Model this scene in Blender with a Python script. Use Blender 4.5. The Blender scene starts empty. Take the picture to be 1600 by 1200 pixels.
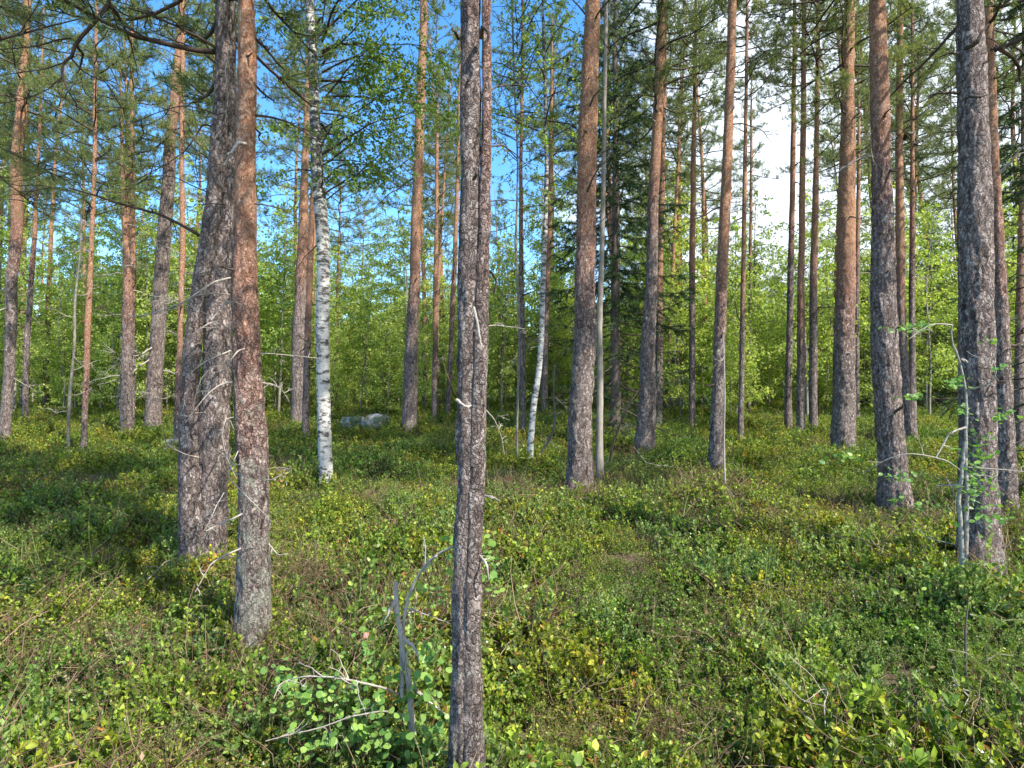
import bpy, math, random
import numpy as np
from mathutils import Vector, Matrix

# ------------------------------------------------------------------ camera, sky, sun
S = bpy.context.scene
COL = S.collection
FPX = 953.0                      # focal length in pixels of the 1600 px wide photograph
PITCH = math.radians(1.0)
CAMZ = 1.6
cam_d = bpy.data.cameras.new('camera'); cam = bpy.data.objects.new('camera', cam_d); COL.objects.link(cam)
cam.location = (0, 0, CAMZ); cam.rotation_euler = (math.radians(90) + PITCH, 0, 0)
cam_d.sensor_width = 36; cam_d.lens = 36 * FPX / 1600; cam_d.clip_end = 900; cam_d.clip_start = 0.05
S.camera = cam
SUN_AZ, SUN_EL = math.radians(132), math.radians(50)      # azimuth clockwise from the viewing direction (+Y)
sd = bpy.data.lights.new('sun', 'SUN'); sd.energy = 3.0; sd.angle = math.radians(0.6); sd.color = (1.0, 0.93, 0.82)
sun = bpy.data.objects.new('sun', sd); COL.objects.link(sun)
sdir = Vector((math.sin(SUN_AZ) * math.cos(SUN_EL), math.cos(SUN_AZ) * math.cos(SUN_EL), math.sin(SUN_EL)))
sun.rotation_euler = sdir.to_track_quat('Z', 'Y').to_euler()
W = bpy.data.worlds.new('World'); S.world = W; W.use_nodes = True
def build_world():
    nt = W.node_tree; nt.nodes.clear(); N = nt.nodes.new; K = nt.links.new
    out = N('ShaderNodeOutputWorld'); bg = N('ShaderNodeBackground'); bg.inputs[1].default_value = 0.15
    sky = N('ShaderNodeTexSky'); sky.sky_type = 'NISHITA'; sky.sun_disc = False
    sky.sun_elevation = SUN_EL; sky.sun_rotation = SUN_AZ; sky.air_density = 1.0; sky.dust_density = 0.4; sky.ozone_density = 3.0
    hs = N('ShaderNodeHueSaturation'); hs.inputs['Saturation'].default_value = 1.28; hs.inputs['Value'].default_value = 0.84
    K(sky.outputs[0], hs.inputs['Color'])
    tc = N('ShaderNodeTexCoord'); sep = N('ShaderNodeSeparateXYZ'); K(tc.outputs['Generated'], sep.inputs[0])
    mp = N('ShaderNodeMapping'); mp.inputs['Scale'].default_value = (1, 1, 2.2); K(tc.outputs['Generated'], mp.inputs[0])
    nz = N('ShaderNodeTexNoise'); nz.inputs['Scale'].default_value = 2.6; nz.inputs['Detail'].default_value = 7; nz.inputs['Roughness'].default_value = 0.6
    K(mp.outputs[0], nz.inputs['Vector'])
    # a bank of white cloud fills the right half of the view and thins out to the left
    mr = N('ShaderNodeMapRange'); K(sep.outputs['X'], mr.inputs[0])
    mr.inputs[1].default_value = -0.05; mr.inputs[2].default_value = 0.42; mr.inputs[3].default_value = -0.20; mr.inputs[4].default_value = 0.42
    ad = N('ShaderNodeMath'); K(nz.outputs[0], ad.inputs[0]); K(mr.outputs[0], ad.inputs[1])
    lo = N('ShaderNodeMapRange'); K(sep.outputs['Z'], lo.inputs[0])     # more cloud low over the horizon
    lo.inputs[1].default_value = 0.0; lo.inputs[2].default_value = 0.4; lo.inputs[3].default_value = 0.10; lo.inputs[4].default_value = -0.03
    a2 = N('ShaderNodeMath'); K(ad.outputs[0], a2.inputs[0]); K(lo.outputs[0], a2.inputs[1])
    cr = N('ShaderNodeValToRGB'); cr.color_ramp.elements[0].position = 0.48; cr.color_ramp.elements[1].position = 0.72
    K(a2.outputs[0], cr.inputs[0])
    mx = N('ShaderNodeMix'); mx.data_type = 'RGBA'; K(cr.outputs[0], mx.inputs[0]); K(hs.outputs[0], mx.inputs[6])
    mx.inputs[7].default_value = (2.7, 3.0, 3.4, 1)
    K(mx.outputs[2], bg.inputs[0]); K(bg.outputs[0], out.inputs[0])
build_world()
S.view_settings.view_transform = 'Standard'; S.view_settings.look = 'None'; S.view_settings.gamma = 1
S.view_settings.exposure = 1.74
S.render.engine = 'CYCLES'
S.cycles.max_bounces = 6; S.cycles.diffuse_bounces = 3; S.cycles.transmission_bounces = 3; S.cycles.glossy_bounces = 2
S.cycles.use_adaptive_sampling = True

rng = np.random.default_rng(7)
random.seed(7)
# ------------------------------------------------------------------ maths helpers
def _h(ix, iy, iz, s):
    n = (ix * 374761393 + iy * 668265263 + iz * 2147483647 % 1000003 + s * 974711).astype(np.int64)
    n = (n ^ (n >> 13)) * 1274126177 & 0xffffffff
    return ((n ^ (n >> 16)) & 0xffff) / 65535.0
def vn(p, s=0):
    p = np.asarray(p, float); i = np.floor(p).astype(np.int64); f = p - i; f = f * f * (3 - 2 * f)
    r = 0
    for a in (0, 1):
        for b in (0, 1):
            for c in (0, 1):
                w = (f[..., 0] if a else 1 - f[..., 0]) * (f[..., 1] if b else 1 - f[..., 1]) * (f[..., 2] if c else 1 - f[..., 2])
                r = r + w * _h(i[..., 0] + a, i[..., 1] + b, (i[..., 2] + c) * 31, s)
    return r * 2 - 1
def fbm(p, s=0, o=3):
    p = np.asarray(p, float); r = 0; a = 1; t = 0
    for k in range(o):
        r = r + a * vn(p * 2 ** k, s + k); t += a; a *= .5
    return r / t
_py = np.array([-60, 4, 6, 9.5, 14, 18, 24, 35, 60, 200, 600]); _pz = np.array([0, 0, .03, .125, .38, .74, 1.0, 1.14, 1.3, 1.6, 2.0])
_ty = np.linspace(-60, 600, 6601); _tz = np.convolve(np.pad(np.interp(_ty, _py, _pz), 10, 'edge'), np.ones(21) / 21, 'valid')
def gz(x, y):
    x = np.asarray(x, float); y = np.asarray(y, float)
    p = np.stack([x, y, np.zeros_like(x)], -1)
    b = 0.15 * fbm(p / 2.1 + 3.7, 5, 3) + 0.16 * vn(p / 6.0 + 9.1, 11) + .055 * vn(p / .62 + 1.3, 15)
    fade = np.clip((np.hypot(x, y) - 1.5) / 3, 0.2, 1) * np.interp(y, [12, 22, 40], [1, .8, .5])
    return np.interp(y, _ty, _tz) - 0.13 + b * fade
def P(px, py, D):
    u = (px - 800) / FPX; v = (600 - py) / FPX
    dy = math.cos(PITCH) - v * math.sin(PITCH); dz = math.sin(PITCH) + v * math.cos(PITCH)
    return Vector((u * D / dy, D, CAMZ + dz * D / dy))
def ground_hit(px, py):
    for D in np.arange(1.6, 60, 0.03):
        q = P(px, py, D)
        if q.z <= float(gz(q.x, q.y)) + 0.10: return float(D)
    return 40.0
def unit(v): return v / np.maximum(np.linalg.norm(v, axis=-1, keepdims=True), 1e-9)

# ------------------------------------------------------------------ mesh helpers
class MB:
    def __init__(s): s.v = []; s.f = []; s.n = 0; s.sm = []; s.mi = []
    def add(s, v, f, smooth=False, mi=0):
        v = np.asarray(v, float).reshape(-1, 3); f = np.asarray(f, np.int64)
        s.v.append(v); s.f.append(f + s.n); s.n += len(v); s.sm.append(smooth); s.mi.append(mi)
    def mesh(s, name, mats):
        me = bpy.data.meshes.new(name)
        if not s.v: return me
        V = np.concatenate(s.v); me.vertices.add(len(V)); me.vertices.foreach_set('co', V.astype(np.float32).ravel())
        cnt = np.concatenate([np.full(len(f), f.shape[1]) for f in s.f]); loops = np.concatenate([f.ravel() for f in s.f])
        me.loops.add(len(loops)); me.loops.foreach_set('vertex_index', loops.astype(np.int32))
        me.polygons.add(len(cnt)); st = np.concatenate([[0], np.cumsum(cnt)[:-1]])
        me.polygons.foreach_set('loop_start', st.astype(np.int32))
        me.polygons.foreach_set('use_smooth', np.concatenate([np.full(len(f), b) for f, b in zip(s.f, s.sm)]))
        me.polygons.foreach_set('material_index', np.concatenate([np.full(len(f), b) for f, b in zip(s.f, s.mi)]).astype(np.int32))
        for m in (mats if isinstance(mats, (list, tuple)) else [mats]): me.materials.append(m)
        me.update(calc_edges=True)
        return me
def tube(mb, pts, rad, seg=6, mi=0, cap=True):
    pts = np.asarray(pts, float); rad = np.asarray(rad, float); n = len(pts)
    t = unit(np.gradient(pts, axis=0)); ref = np.array([0.31, 0.17, 0.93]) if abs(t[0][2]) < .9 else np.array([1., .1, 0])
    a = unit(np.cross(t, ref)); b = np.cross(t, a)
    th = np.linspace(0, 2 * np.pi, seg, endpoint=False)
    ring = pts[:, None] + rad[:, None, None] * (np.cos(th)[None, :, None] * a[:, None] + np.sin(th)[None, :, None] * b[:, None])
    i = np.arange(n - 1)[:, None] * seg; j = np.arange(seg)[None]; k = (j + 1) % seg
    f = np.stack([i + j, i + k, i + seg + k, i + seg + j], -1).reshape(-1, 4)
    mb.add(ring.reshape(-1, 3), f, True, mi)
    if cap: mb.add(ring[-1], [list(range(seg))], False, mi)
DIAM = np.array([[0, 0, 0], [.45, .5, .06], [1, 0, -.03], [.45, -.5, .06]])
OVAL = np.array([[0, 0, 0], [.22, .4, .04], [.6, .46, .05], [1, 0, -.05], [.6, -.46, .05], [.22, -.4, .04]])
ROUND = np.array([[0, 0, 0], [.12, .34, .03], [.4, .5, .05], [.75, .42, .03], [1, 0, -.06], [.75, -.42, .03], [.4, -.5, .05], [.12, -.34, .03]])
def leaves(mb, C, D, Nn, L, Wd, T=DIAM, mi=0):
    C = np.asarray(C); D = unit(D); s = unit(np.cross(D, Nn)); nn = np.cross(s, D)
    L = np.asarray(L).reshape(-1, 1, 1); Wd = np.asarray(Wd).reshape(-1, 1, 1)
    v = C[:, None] + D[:, None] * T[None, :, :1] * L + s[:, None] * T[None, :, 1:2] * Wd + nn[:, None] * T[None, :, 2:3] * L
    k = len(T); f = np.arange(len(C) * k).reshape(-1, k); mb.add(v, f, False, mi)
def needles(mb, C, D, L, Wd, r, mi=0):
    D = unit(D); s = unit(np.cross(D, r.normal(size=D.shape))); L = np.asarray(L).reshape(-1, 1); Wd = np.asarray(Wd).reshape(-1, 1)
    v = np.stack([C - s * Wd / 2, C + s * Wd / 2, C + D * L], 1)
    mb.add(v, np.arange(len(C) * 3).reshape(-1, 3), False, mi)
def link(name, me, parent=None, loc=(0, 0, 0)):
    o = bpy.data.objects.new(name, me); COL.objects.link(o); o.location = loc
    if parent: o.parent = parent
    return o
def tag(o, label, cat, group=None, kind=None):
    if label: o['label'] = label
    if cat: o['category'] = cat
    if group: o['group'] = group
    if kind: o['kind'] = kind
    return o
def empty(name, loc, label, cat, group=None):
    o = bpy.data.objects.new(name, None); COL.objects.link(o); o.location = loc; o.empty_display_size = .2
    return tag(o, label, cat, group)
def copy_tree(src, loc, rz=0, sc=1.0, label=None, group=None, tilt=(0, 0)):
    r = src.copy(); COL.objects.link(r); r.location = loc; r.rotation_euler = (tilt[0], tilt[1], rz); r.scale = (sc, sc, sc)
    if label: r['label'] = label
    if group: r['group'] = group
    for ch in src.children:
        c = ch.copy(); COL.objects.link(c); c.parent = r
    return r

# ------------------------------------------------------------------ materials
def nodes(name):
    m = bpy.data.materials.new(name); m.use_nodes = True; nt = m.node_tree; nt.nodes.clear()
    return m, nt.nodes.new, nt.links.new
def ramp(N, K, src, els, interp='LINEAR'):
    r = N('ShaderNodeValToRGB'); e = r.color_ramp.elements; r.color_ramp.interpolation = interp
    e[0].position, e[0].color = els[0][0], (*els[0][1], 1); e[1].position, e[1].color = els[-1][0], (*els[-1][1], 1)
    for p, c in els[1:-1]:
        x = e.new(p); x.color = (*c, 1)
    K(src, r.inputs[0]); return r.outputs[0]
def mixc(N, K, f, a, b, mode='MIX'):
    m = N('ShaderNodeMix'); m.data_type = 'RGBA'; m.blend_type = mode
    for s, i in ((f, 0), (a, 6), (b, 7)):
        if isinstance(s, (int, float)): m.inputs[i].default_value = s
        elif isinstance(s, tuple): m.inputs[i].default_value = (*s, 1)
        else: K(s, m.inputs[i])
    return m.outputs[2]
def math_(N, K, op, a, b=0.0):
    m = N('ShaderNodeMath'); m.operation = op
    for s, i in ((a, 0), (b, 1)):
        if isinstance(s, (int, float)): m.inputs[i].default_value = s
        else: K(s, m.inputs[i])
    return m.outputs[0]
def noise(N, K, vec, sc, det=4, rough=.6):
    n = N('ShaderNodeTexNoise'); n.inputs['Scale'].default_value = sc; n.inputs['Detail'].default_value = det; n.inputs['Roughness'].default_value = rough
    K(vec, n.inputs['Vector']); return n.outputs[0]
def leaf_mat(name, cols, trans=.35, rough=.45, patch=None, spec=.35, patch_scale=.55):
    """cols: ramp over a random number per leaf; patch: ramp over world position (kinds of plant growing in patches)"""
    m, N, K = nodes(name); out = N('ShaderNodeOutputMaterial'); g = N('ShaderNodeNewGeometry'); oi = N('ShaderNodeObjectInfo')
    rnd = math_(N, K, 'FRACT', math_(N, K, 'ADD', g.outputs['Random Per Island'], math_(N, K, 'MULTIPLY', oi.outputs['Random'], .37)))
    c = ramp(N, K, rnd, cols)
    hs = N('ShaderNodeHueSaturation'); K(c, hs.inputs['Color'])
    K(math_(N, K, 'ADD', math_(N, K, 'MULTIPLY', oi.outputs['Random'], .30), .86), hs.inputs['Value'])
    K(math_(N, K, 'ADD', math_(N, K, 'MULTIPLY', oi.outputs['Random'], -.03), .515), hs.inputs['Hue'])
    c = hs.outputs[0]
    if patch:
        nz = noise(N, K, g.outputs['Position'], patch_scale * 2.6, 4, .6); c = mixc(N, K, 1.0, c, ramp(N, K, nz, patch), 'MULTIPLY')
        nf = noise(N, K, g.outputs['Position'], .42, 5, .65)      # farther away whole stands of plants differ: olive, yellow green, rusty
        c = mixc(N, K, 1.0, c, ramp(N, K, nf, [(.34, (.75, .92, .88)), (.45, (1., 1., 1.)), (.52, (1.35, 1.2, .85)), (.58, (1.5, 1.08, .85)), (.66, (1.4, 1.35, .85))]), 'MULTIPLY')
    p = N('ShaderNodeBsdfPrincipled'); p.inputs['Roughness'].default_value = rough; K(c, p.inputs['Base Color']); p.inputs['Specular IOR Level'].default_value = spec
    t = N('ShaderNodeBsdfTranslucent'); K(mixc(N, K, 1.0, c, (1.25, 1.3, .55), 'MULTIPLY'), t.inputs[0])
    mx = N('ShaderNodeMixShader'); mx.inputs[0].default_value = trans; K(p.outputs[0], mx.inputs[1]); K(t.outputs[0], mx.inputs[2]); K(mx.outputs[0], out.inputs[0])
    return m
def pine_bark():
    # object colour: R = height (x20 m) where the grey plates give way to orange flakes, G = amount of lichen, B = random
    m, N, K = nodes('pine_bark'); out = N('ShaderNodeOutputMaterial'); p = N('ShaderNodeBsdfPrincipled')
    tc = N('ShaderNodeTexCoord'); oi = N('ShaderNodeObjectInfo'); sc = N('ShaderNodeSeparateColor'); K(oi.outputs['Color'], sc.inputs[0])
    sp = N('ShaderNodeSeparateXYZ'); K(tc.outputs['Object'], sp.inputs[0])
    off = N('ShaderNodeCombineXYZ'); K(math_(N, K, 'MULTIPLY', sc.outputs[2], 37.), off.inputs[0]); K(math_(N, K, 'MULTIPLY', sc.outputs[2], 11.), off.inputs[2])
    va = N('ShaderNodeVectorMath'); va.operation = 'ADD'; K(tc.outputs['Object'], va.inputs[0]); K(off.outputs[0], va.inputs[1]); vec = va.outputs[0]
    # warp
    wn = N('ShaderNodeTexNoise'); wn.inputs['Scale'].default_value = 9; wn.inputs['Detail'].default_value = 3; K(vec, wn.inputs['Vector'])
    ws = N('ShaderNodeVectorMath'); ws.operation = 'SCALE'; ws.inputs['Scale'].default_value = .10; K(wn.outputs[1], ws.inputs[0])
    w0 = N('ShaderNodeVectorMath'); w0.operation = 'ADD'; K(vec, w0.inputs[0]); K(ws.outputs[0], w0.inputs[1])
    wn2 = N('ShaderNodeTexNoise'); wn2.inputs['Scale'].default_value = 55; wn2.inputs['Detail'].default_value = 4; K(vec, wn2.inputs['Vector'])
    ws2 = N('ShaderNodeVectorMath'); ws2.operation = 'SCALE'; ws2.inputs['Scale'].default_value = .035; K(wn2.outputs[1], ws2.inputs[0])
    wa = N('ShaderNodeVectorMath'); wa.operation = 'ADD'; K(w0.outputs[0], wa.inputs[0]); K(ws2.outputs[0], wa.inputs[1])
    fs = N('ShaderNodeVectorMath'); fs.operation = 'SCALE'; K(wa.outputs[0], fs.inputs[0]); K(oi.outputs['Alpha'], fs.inputs['Scale']); mp = N('ShaderNodeMapping'); mp.inputs['Scale'].default_value = (1, 1, .38); K(fs.outputs[0], mp.inputs[0])
    v1 = N('ShaderNodeTexVoronoi'); v1.feature = 'DISTANCE_TO_EDGE'; v1.inputs['Scale'].default_value = 33; K(mp.outputs[0], v1.inputs['Vector'])
    v1c = N('ShaderNodeTexVoronoi'); v1c.inputs['Scale'].default_value = 33; K(mp.outputs[0], v1c.inputs['Vector'])
    mp2 = N('ShaderNodeMapping'); mp2.inputs['Scale'].default_value = (1, 1, .55); K(wa.outputs[0], mp2.inputs[0])
    v2 = N('ShaderNodeTexVoronoi'); v2.inputs['Scale'].default_value = 62; K(mp2.outputs[0], v2.inputs['Vector'])
    v2e = N('ShaderNodeTexVoronoi'); v2e.feature = 'DISTANCE_TO_EDGE'; v2e.inputs['Scale'].default_value = 34; K(mp2.outputs[0], v2e.inputs['Vector'])
    fine = noise(N, K, mp2.outputs[0], 70, 6, .7); mid = noise(N, K, vec, 5, 5, .65); big = noise(N, K, vec, 1.7, 4, .6)
    s1 = N('ShaderNodeSeparateColor'); K(v1c.outputs['Color'], s1.inputs[0]); s2 = N('ShaderNodeSeparateColor'); K(v2.outputs['Color'], s2.inputs[0])
    plate = ramp(N, K, s1.outputs[0], [(0, (.140, .108, .100)), (.35, (.235, .190, .176)), (.7, (.31, .258, .242)), (1, (.40, .350, .33))])
    plate = mixc(N, K, 1., plate, ramp(N, K, fine, [(.25, (.5, .5, .5)), (.7, (1.35, 1.33, 1.3))]), 'MULTIPLY')
    crack = ramp(N, K, v1.outputs['Distance'], [(0, (0.16,) * 3), (.04, (.5,) * 3), (.13, (1,) * 3)])
    rid = noise(N, K, mp.outputs[0], 30, 7, .8); plate = mixc(N, K, 1., plate, ramp(N, K, rid, [(.34, (.34, .31, .31)), (.46, (.92, .91, .91)), (.66, (1.3, 1.3, 1.28))]), 'MULTIPLY')
    mf = N('ShaderNodeMapping'); mf.inputs['Scale'].default_value = (1, 1, .14); K(w0.outputs[0], mf.inputs[0]); fur = noise(N, K, mf.outputs[0], 24, 5, .62)
    plate = mixc(N, K, 1., plate, ramp(N, K, fur, [(.34, (.42, .38, .37)), (.45, (1, 1, 1)), (.7, (1.2, 1.19, 1.17))]), 'MULTIPLY')
    grey = mixc(N, K, ramp(N, K, mid, [(.4, (.35,) * 3), (.6, (.95,) * 3)]), plate, mixc(N, K, 1., plate, crack, 'MULTIPLY'))
    ora = ramp(N, K, s2.outputs[1], [(0, (.26, .125, .068)), (.3, (.39, .20, .115)), (.65, (.49, .28, .17)), (.9, (.56, .40, .28)), (1, (.29, .21, .17))])
    ora = mixc(N, K, 1., ora, ramp(N, K, fine, [(.3, (.62, .58, .55)), (.7, (1.22, 1.2, 1.2))]), 'MULTIPLY')
    ora = mixc(N, K, 1., ora, ramp(N, K, v2e.outputs['Distance'], [(0, (.5, .42, .38)), (.09, (1, 1, 1))]), 'MULTIPLY')
    ora = mixc(N, K, ramp(N, K, mid, [(.56, (0,) * 3), (.70, (.6,) * 3)]), ora, mixc(N, K, .5, grey, (.24, .155, .125)))
    h = math_(N, K, 'SUBTRACT', sp.outputs[2], math_(N, K, 'MULTIPLY', sc.outputs[0], 20.))
    h = math_(N, K, 'ADD', h, math_(N, K, 'MULTIPLY', math_(N, K, 'SUBTRACT', mid, .5), 3.2))
    hf = N('ShaderNodeMapRange'); K(h, hf.inputs[0]); hf.inputs[1].default_value = -1.1; hf.inputs[2].default_value = 1.4; hf.interpolation_type = 'SMOOTHSTEP'
    base = mixc(N, K, hf.outputs[0], grey, ora)
    red = N('ShaderNodeMapRange'); K(h, red.inputs[0]); red.inputs[1].default_value = -1.9; red.inputs[2].default_value = -.2; red.inputs[4].default_value = .8
    grey2 = mixc(N, K, red.outputs[0], grey, mixc(N, K, 1., grey, (1.28, .84, .68), 'MULTIPLY')); base = mixc(N, K, hf.outputs[0], grey2, ora)
    # lichen patches, thicker towards the foot
    ln = noise(N, K, vec, 13, 6, .75); lh = N('ShaderNodeMapRange'); K(sp.outputs[2], lh.inputs[0]); lh.inputs[1].default_value = 0; lh.inputs[2].default_value = 3.2; lh.inputs[3].default_value = .13; lh.inputs[4].default_value = -.08
    la = math_(N, K, 'ADD', math_(N, K, 'ADD', ln, math_(N, K, 'MULTIPLY', lh.outputs[0], 1.)), math_(N, K, 'MULTIPLY', math_(N, K, 'SUBTRACT', sc.outputs[1], .5), .3))
    la = math_(N, K, 'ADD', la, math_(N, K, 'MULTIPLY', math_(N, K, 'SUBTRACT', big, .5), .35))
    base = mixc(N, K, ramp(N, K, la, [(.635, (0,) * 3), (.72, (.75,) * 3)]), base, ramp(N, K, rid, [(.3, (.16, .17, .12)), (.7, (.50, .50, .43))]))
    K(base, p.inputs['Base Color']); p.inputs['Roughness'].default_value = .88; p.inputs['Specular IOR Level'].default_value = .2
    hgt = mixc(N, K, hf.outputs[0], ramp(N, K, v1.outputs['Distance'], [(0, (0,) * 3), (.16, (1,) * 3)]), mixc(N, K, .5, ramp(N, K, v2e.outputs['Distance'], [(0, (.45,) * 3), (.1, (.75,) * 3)]), s2.outputs[0]))
    hg = math_(N, K, 'ADD', math_(N, K, 'MULTIPLY', hgt, .8), math_(N, K, 'ADD', math_(N, K, 'MULTIPLY', fine, .5), math_(N, K, 'ADD', math_(N, K, 'MULTIPLY', rid, .7), math_(N, K, 'MULTIPLY', math_(N, K, 'SUBTRACT', 1, hf.outputs[0]), math_(N, K, 'MULTIPLY', fur, 1.3)))))
    b = N('ShaderNodeBump'); b.inputs['Strength'].default_value = 1.0; b.inputs['Distance'].default_value = .016; K(hg, b.inputs['Height']); K(b.outputs[0], p.inputs['Normal'])
    K(p.outputs[0], out.inputs[0]); return m
def birch_bark():
    m, N, K = nodes('birch_bark'); out = N('ShaderNodeOutputMaterial'); p = N('ShaderNodeBsdfPrincipled')
    tc = N('ShaderNodeTexCoord'); mp = N('ShaderNodeMapping'); mp.inputs['Scale'].default_value = (1, 1, 2.6); K(tc.outputs['Object'], mp.inputs[0])
    mq = N('ShaderNodeMapping'); mq.inputs['Scale'].default_value = (1, 1, 9); K(tc.outputs['Object'], mq.inputs[0])
    sp = N('ShaderNodeSeparateXYZ'); K(tc.outputs['Object'], sp.inputs[0])
    a = noise(N, K, mp.outputs[0], 6.5, 6, .7); b_ = noise(N, K, mq.outputs[0], 9, 3, .6); f = noise(N, K, tc.outputs['Object'], 60, 4, .7)
    c = ramp(N, K, f, [(.3, (.34, .34, .33)), (.7, (.62, .61, .59))])
    hh = N('ShaderNodeMapRange'); K(sp.outputs[2], hh.inputs[0]); hh.inputs[1].default_value = 3.2; hh.inputs[2].default_value = 5.6; hh.inputs[4].default_value = .075
    a = math_(N, K, 'ADD', a, hh.outputs[0])
    c = mixc(N, K, ramp(N, K, a, [(.49, (0,) * 3), (.58, (1,) * 3)]), c, ramp(N, K, f, [(.3, (.018, .016, .015)), (.7, (.13, .12, .11))]))
    c = mixc(N, K, ramp(N, K, b_, [(.60, (0,) * 3), (.66, (.75,) * 3)]), c, (.12, .10, .09))
    K(c, p.inputs['Base Color']); p.inputs['Roughness'].default_value = .7; p.inputs['Specular IOR Level'].default_value = .25
    b = N('ShaderNodeBump'); b.inputs['Strength'].default_value = .6; b.inputs['Distance'].default_value = .006; K(math_(N, K, 'ADD', a, f), b.inputs['Height']); K(b.outputs[0], p.inputs['Normal'])
    K(p.outputs[0], out.inputs[0]); return m
def wood_mat(name, lo, hi, zs=.25, sc=40):
    m, N, K = nodes(name); out = N('ShaderNodeOutputMaterial'); p = N('ShaderNodeBsdfPrincipled')
    tc = N('ShaderNodeTexCoord'); mp = N('ShaderNodeMapping'); mp.inputs['Scale'].default_value = (1, 1, zs); K(tc.outputs['Object'], mp.inputs[0])
    f = noise(N, K, mp.outputs[0], sc, 6, .7); g = noise(N, K, tc.outputs['Object'], 3.1, 4, .65)
    c = ramp(N, K, f, [(.3, lo), (.7, hi)]); c = mixc(N, K, 1., c, ramp(N, K, g, [(.3, (.6, .6, .6)), (.7, (1.25, 1.2, 1.15))]), 'MULTIPLY')
    K(c, p.inputs['Base Color']); p.inputs['Roughness'].default_value = .85; p.inputs['Specular IOR Level'].default_value = .2
    b = N('ShaderNodeBump'); b.inputs['Strength'].default_value = .6; b.inputs['Distance'].default_value = .006; K(f, b.inputs['Height']); K(b.outputs[0], p.inputs['Normal'])
    K(p.outputs[0], out.inputs[0]); return m
M = {}
M['pine'] = pine_bark(); M['birch'] = birch_bark()
M['dead'] = wood_mat('dead_wood', (.23, .205, .18), (.50, .465, .42))
M['silver'] = wood_mat('silver_dead_wood', (.20, .175, .155), (.42, .39, .345), .08, 60)
M['darktwig'] = wood_mat('dark_branch_bark', (.035, .028, .024), (.12, .09, .075))
M['thin'] = wood_mat('young_grey_bark', (.10, .09, .075), (.33, .31, .27), .8, 24)
M['thinlight'] = wood_mat('young_pale_bark', (.13, .125, .11), (.46, .45, .41), 1.6, 26)
M['spruceb'] = wood_mat('spruce_bark', (.07, .055, .047), (.21, .175, .155), .5, 34)
M['needle'] = leaf_mat('pine_needles', [(0, (.10, .14, .052)), (.5, (.17, .225, .078)), (.85, (.26, .30, .11)), (1, (.32, .29, .14))], .40, .5)
M['spruce'] = leaf_mat('spruce_needles', [(0, (.022, .050, .018)), (.6, (.045, .088, .028)), (1, (.08, .13, .04))], .15, .5)
M['spruceyoung'] = leaf_mat('young_spruce_needles', [(0, (.12, .19, .035)), (.6, (.20, .29, .05)), (1, (.32, .36, .07))], .3, .5)
M['bleaf'] = leaf_mat('birch_leaves', [(0, (.24, .33, .075)), (.5, (.37, .48, .115)), (.85, (.49, .58, .16)), (1, (.58, .60, .21))], .55, .55)
M['bleafd'] = leaf_mat('birch_leaves_near', [(0, (.13, .20, .04)), (.5, (.22, .32, .06)), (1, (.36, .46, .10))], .45, .4)
M['aspen'] = leaf_mat('aspen_leaves', [(0, (.09, .20, .045)), (.5, (.16, .31, .065)), (1, (.27, .42, .09))], .4, .38)
SPEC = [(.32, (.42, .52, .60)), (.41, (.75, .9, .9)), (.47, (1.25, 1.4, 1.1)), (.53, (.75, .85, .8)), (.60, (1.5, 1.5, 1.0)), (.70, (1.2, .80, .70))]
M['blue'] = leaf_mat('blueberry_leaves', [(0, (.050, .085, .020)), (.45, (.130, .195, .038)), (.80, (.225, .30, .055)), (.96, (.30, .36, .08)), (.975, (.26, .13, .06)), (1, (.22, .09, .045))], .38, .42, SPEC, .35, .6)
M['ling'] = leaf_mat('lingonberry_leaves', [(0, (.040, .080, .022)), (.5, (.080, .135, .032)), (.85, (.15, .205, .048)), (1, (.19, .10, .045))], .18, .33, SPEC, .5, .8)
M['brown'] = leaf_mat('dead_litter', [(0, (.07, .040, .024)), (.5, (.17, .105, .06)), (1, (.33, .24, .15))], .1, .7)
M['bog'] = leaf_mat('bog_bilberry_leaves', [(0, (.11, .18, .05)), (.5, (.19, .29, .075)), (1, (.30, .40, .10))], .35, .45)
M['moss'] = leaf_mat('feather_moss', [(0, (.09, .115, .025)), (.5, (.16, .19, .04)), (.85, (.20, .205, .05)), (1, (.20, .13, .07))], .3, .8)
M['grass'] = leaf_mat('grass_blades', [(0, (.14, .20, .04)), (.6, (.26, .32, .07)), (1, (.45, .42, .20))], .35, .5)
def ground_mat():
    m, N, K = nodes('forest_floor'); out = N('ShaderNodeOutputMaterial'); p = N('ShaderNodeBsdfPrincipled'); g = N('ShaderNodeNewGeometry')
    a = noise(N, K, g.outputs['Position'], 1.1, 6, .7); f = noise(N, K, g.outputs['Position'], 22, 6, .75)
    c = ramp(N, K, a, [(.3, (.06, .075, .022)), (.45, (.085, .062, .035)), (.55, (.10, .125, .03)), (.7, (.12, .085, .05))])
    c = mixc(N, K, 1., c, ramp(N, K, f, [(.25, (.4, .4, .4)), (.7, (1.6, 1.5, 1.4))]), 'MULTIPLY')
    K(c, p.inputs['Base Color']); p.inputs['Roughness'].default_value = .95
    b = N('ShaderNodeBump'); b.inputs['Distance'].default_value = .03; K(f, b.inputs['Height']); K(b.outputs[0], p.inputs['Normal'])
    K(p.outputs[0], out.inputs[0]); return m
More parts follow.
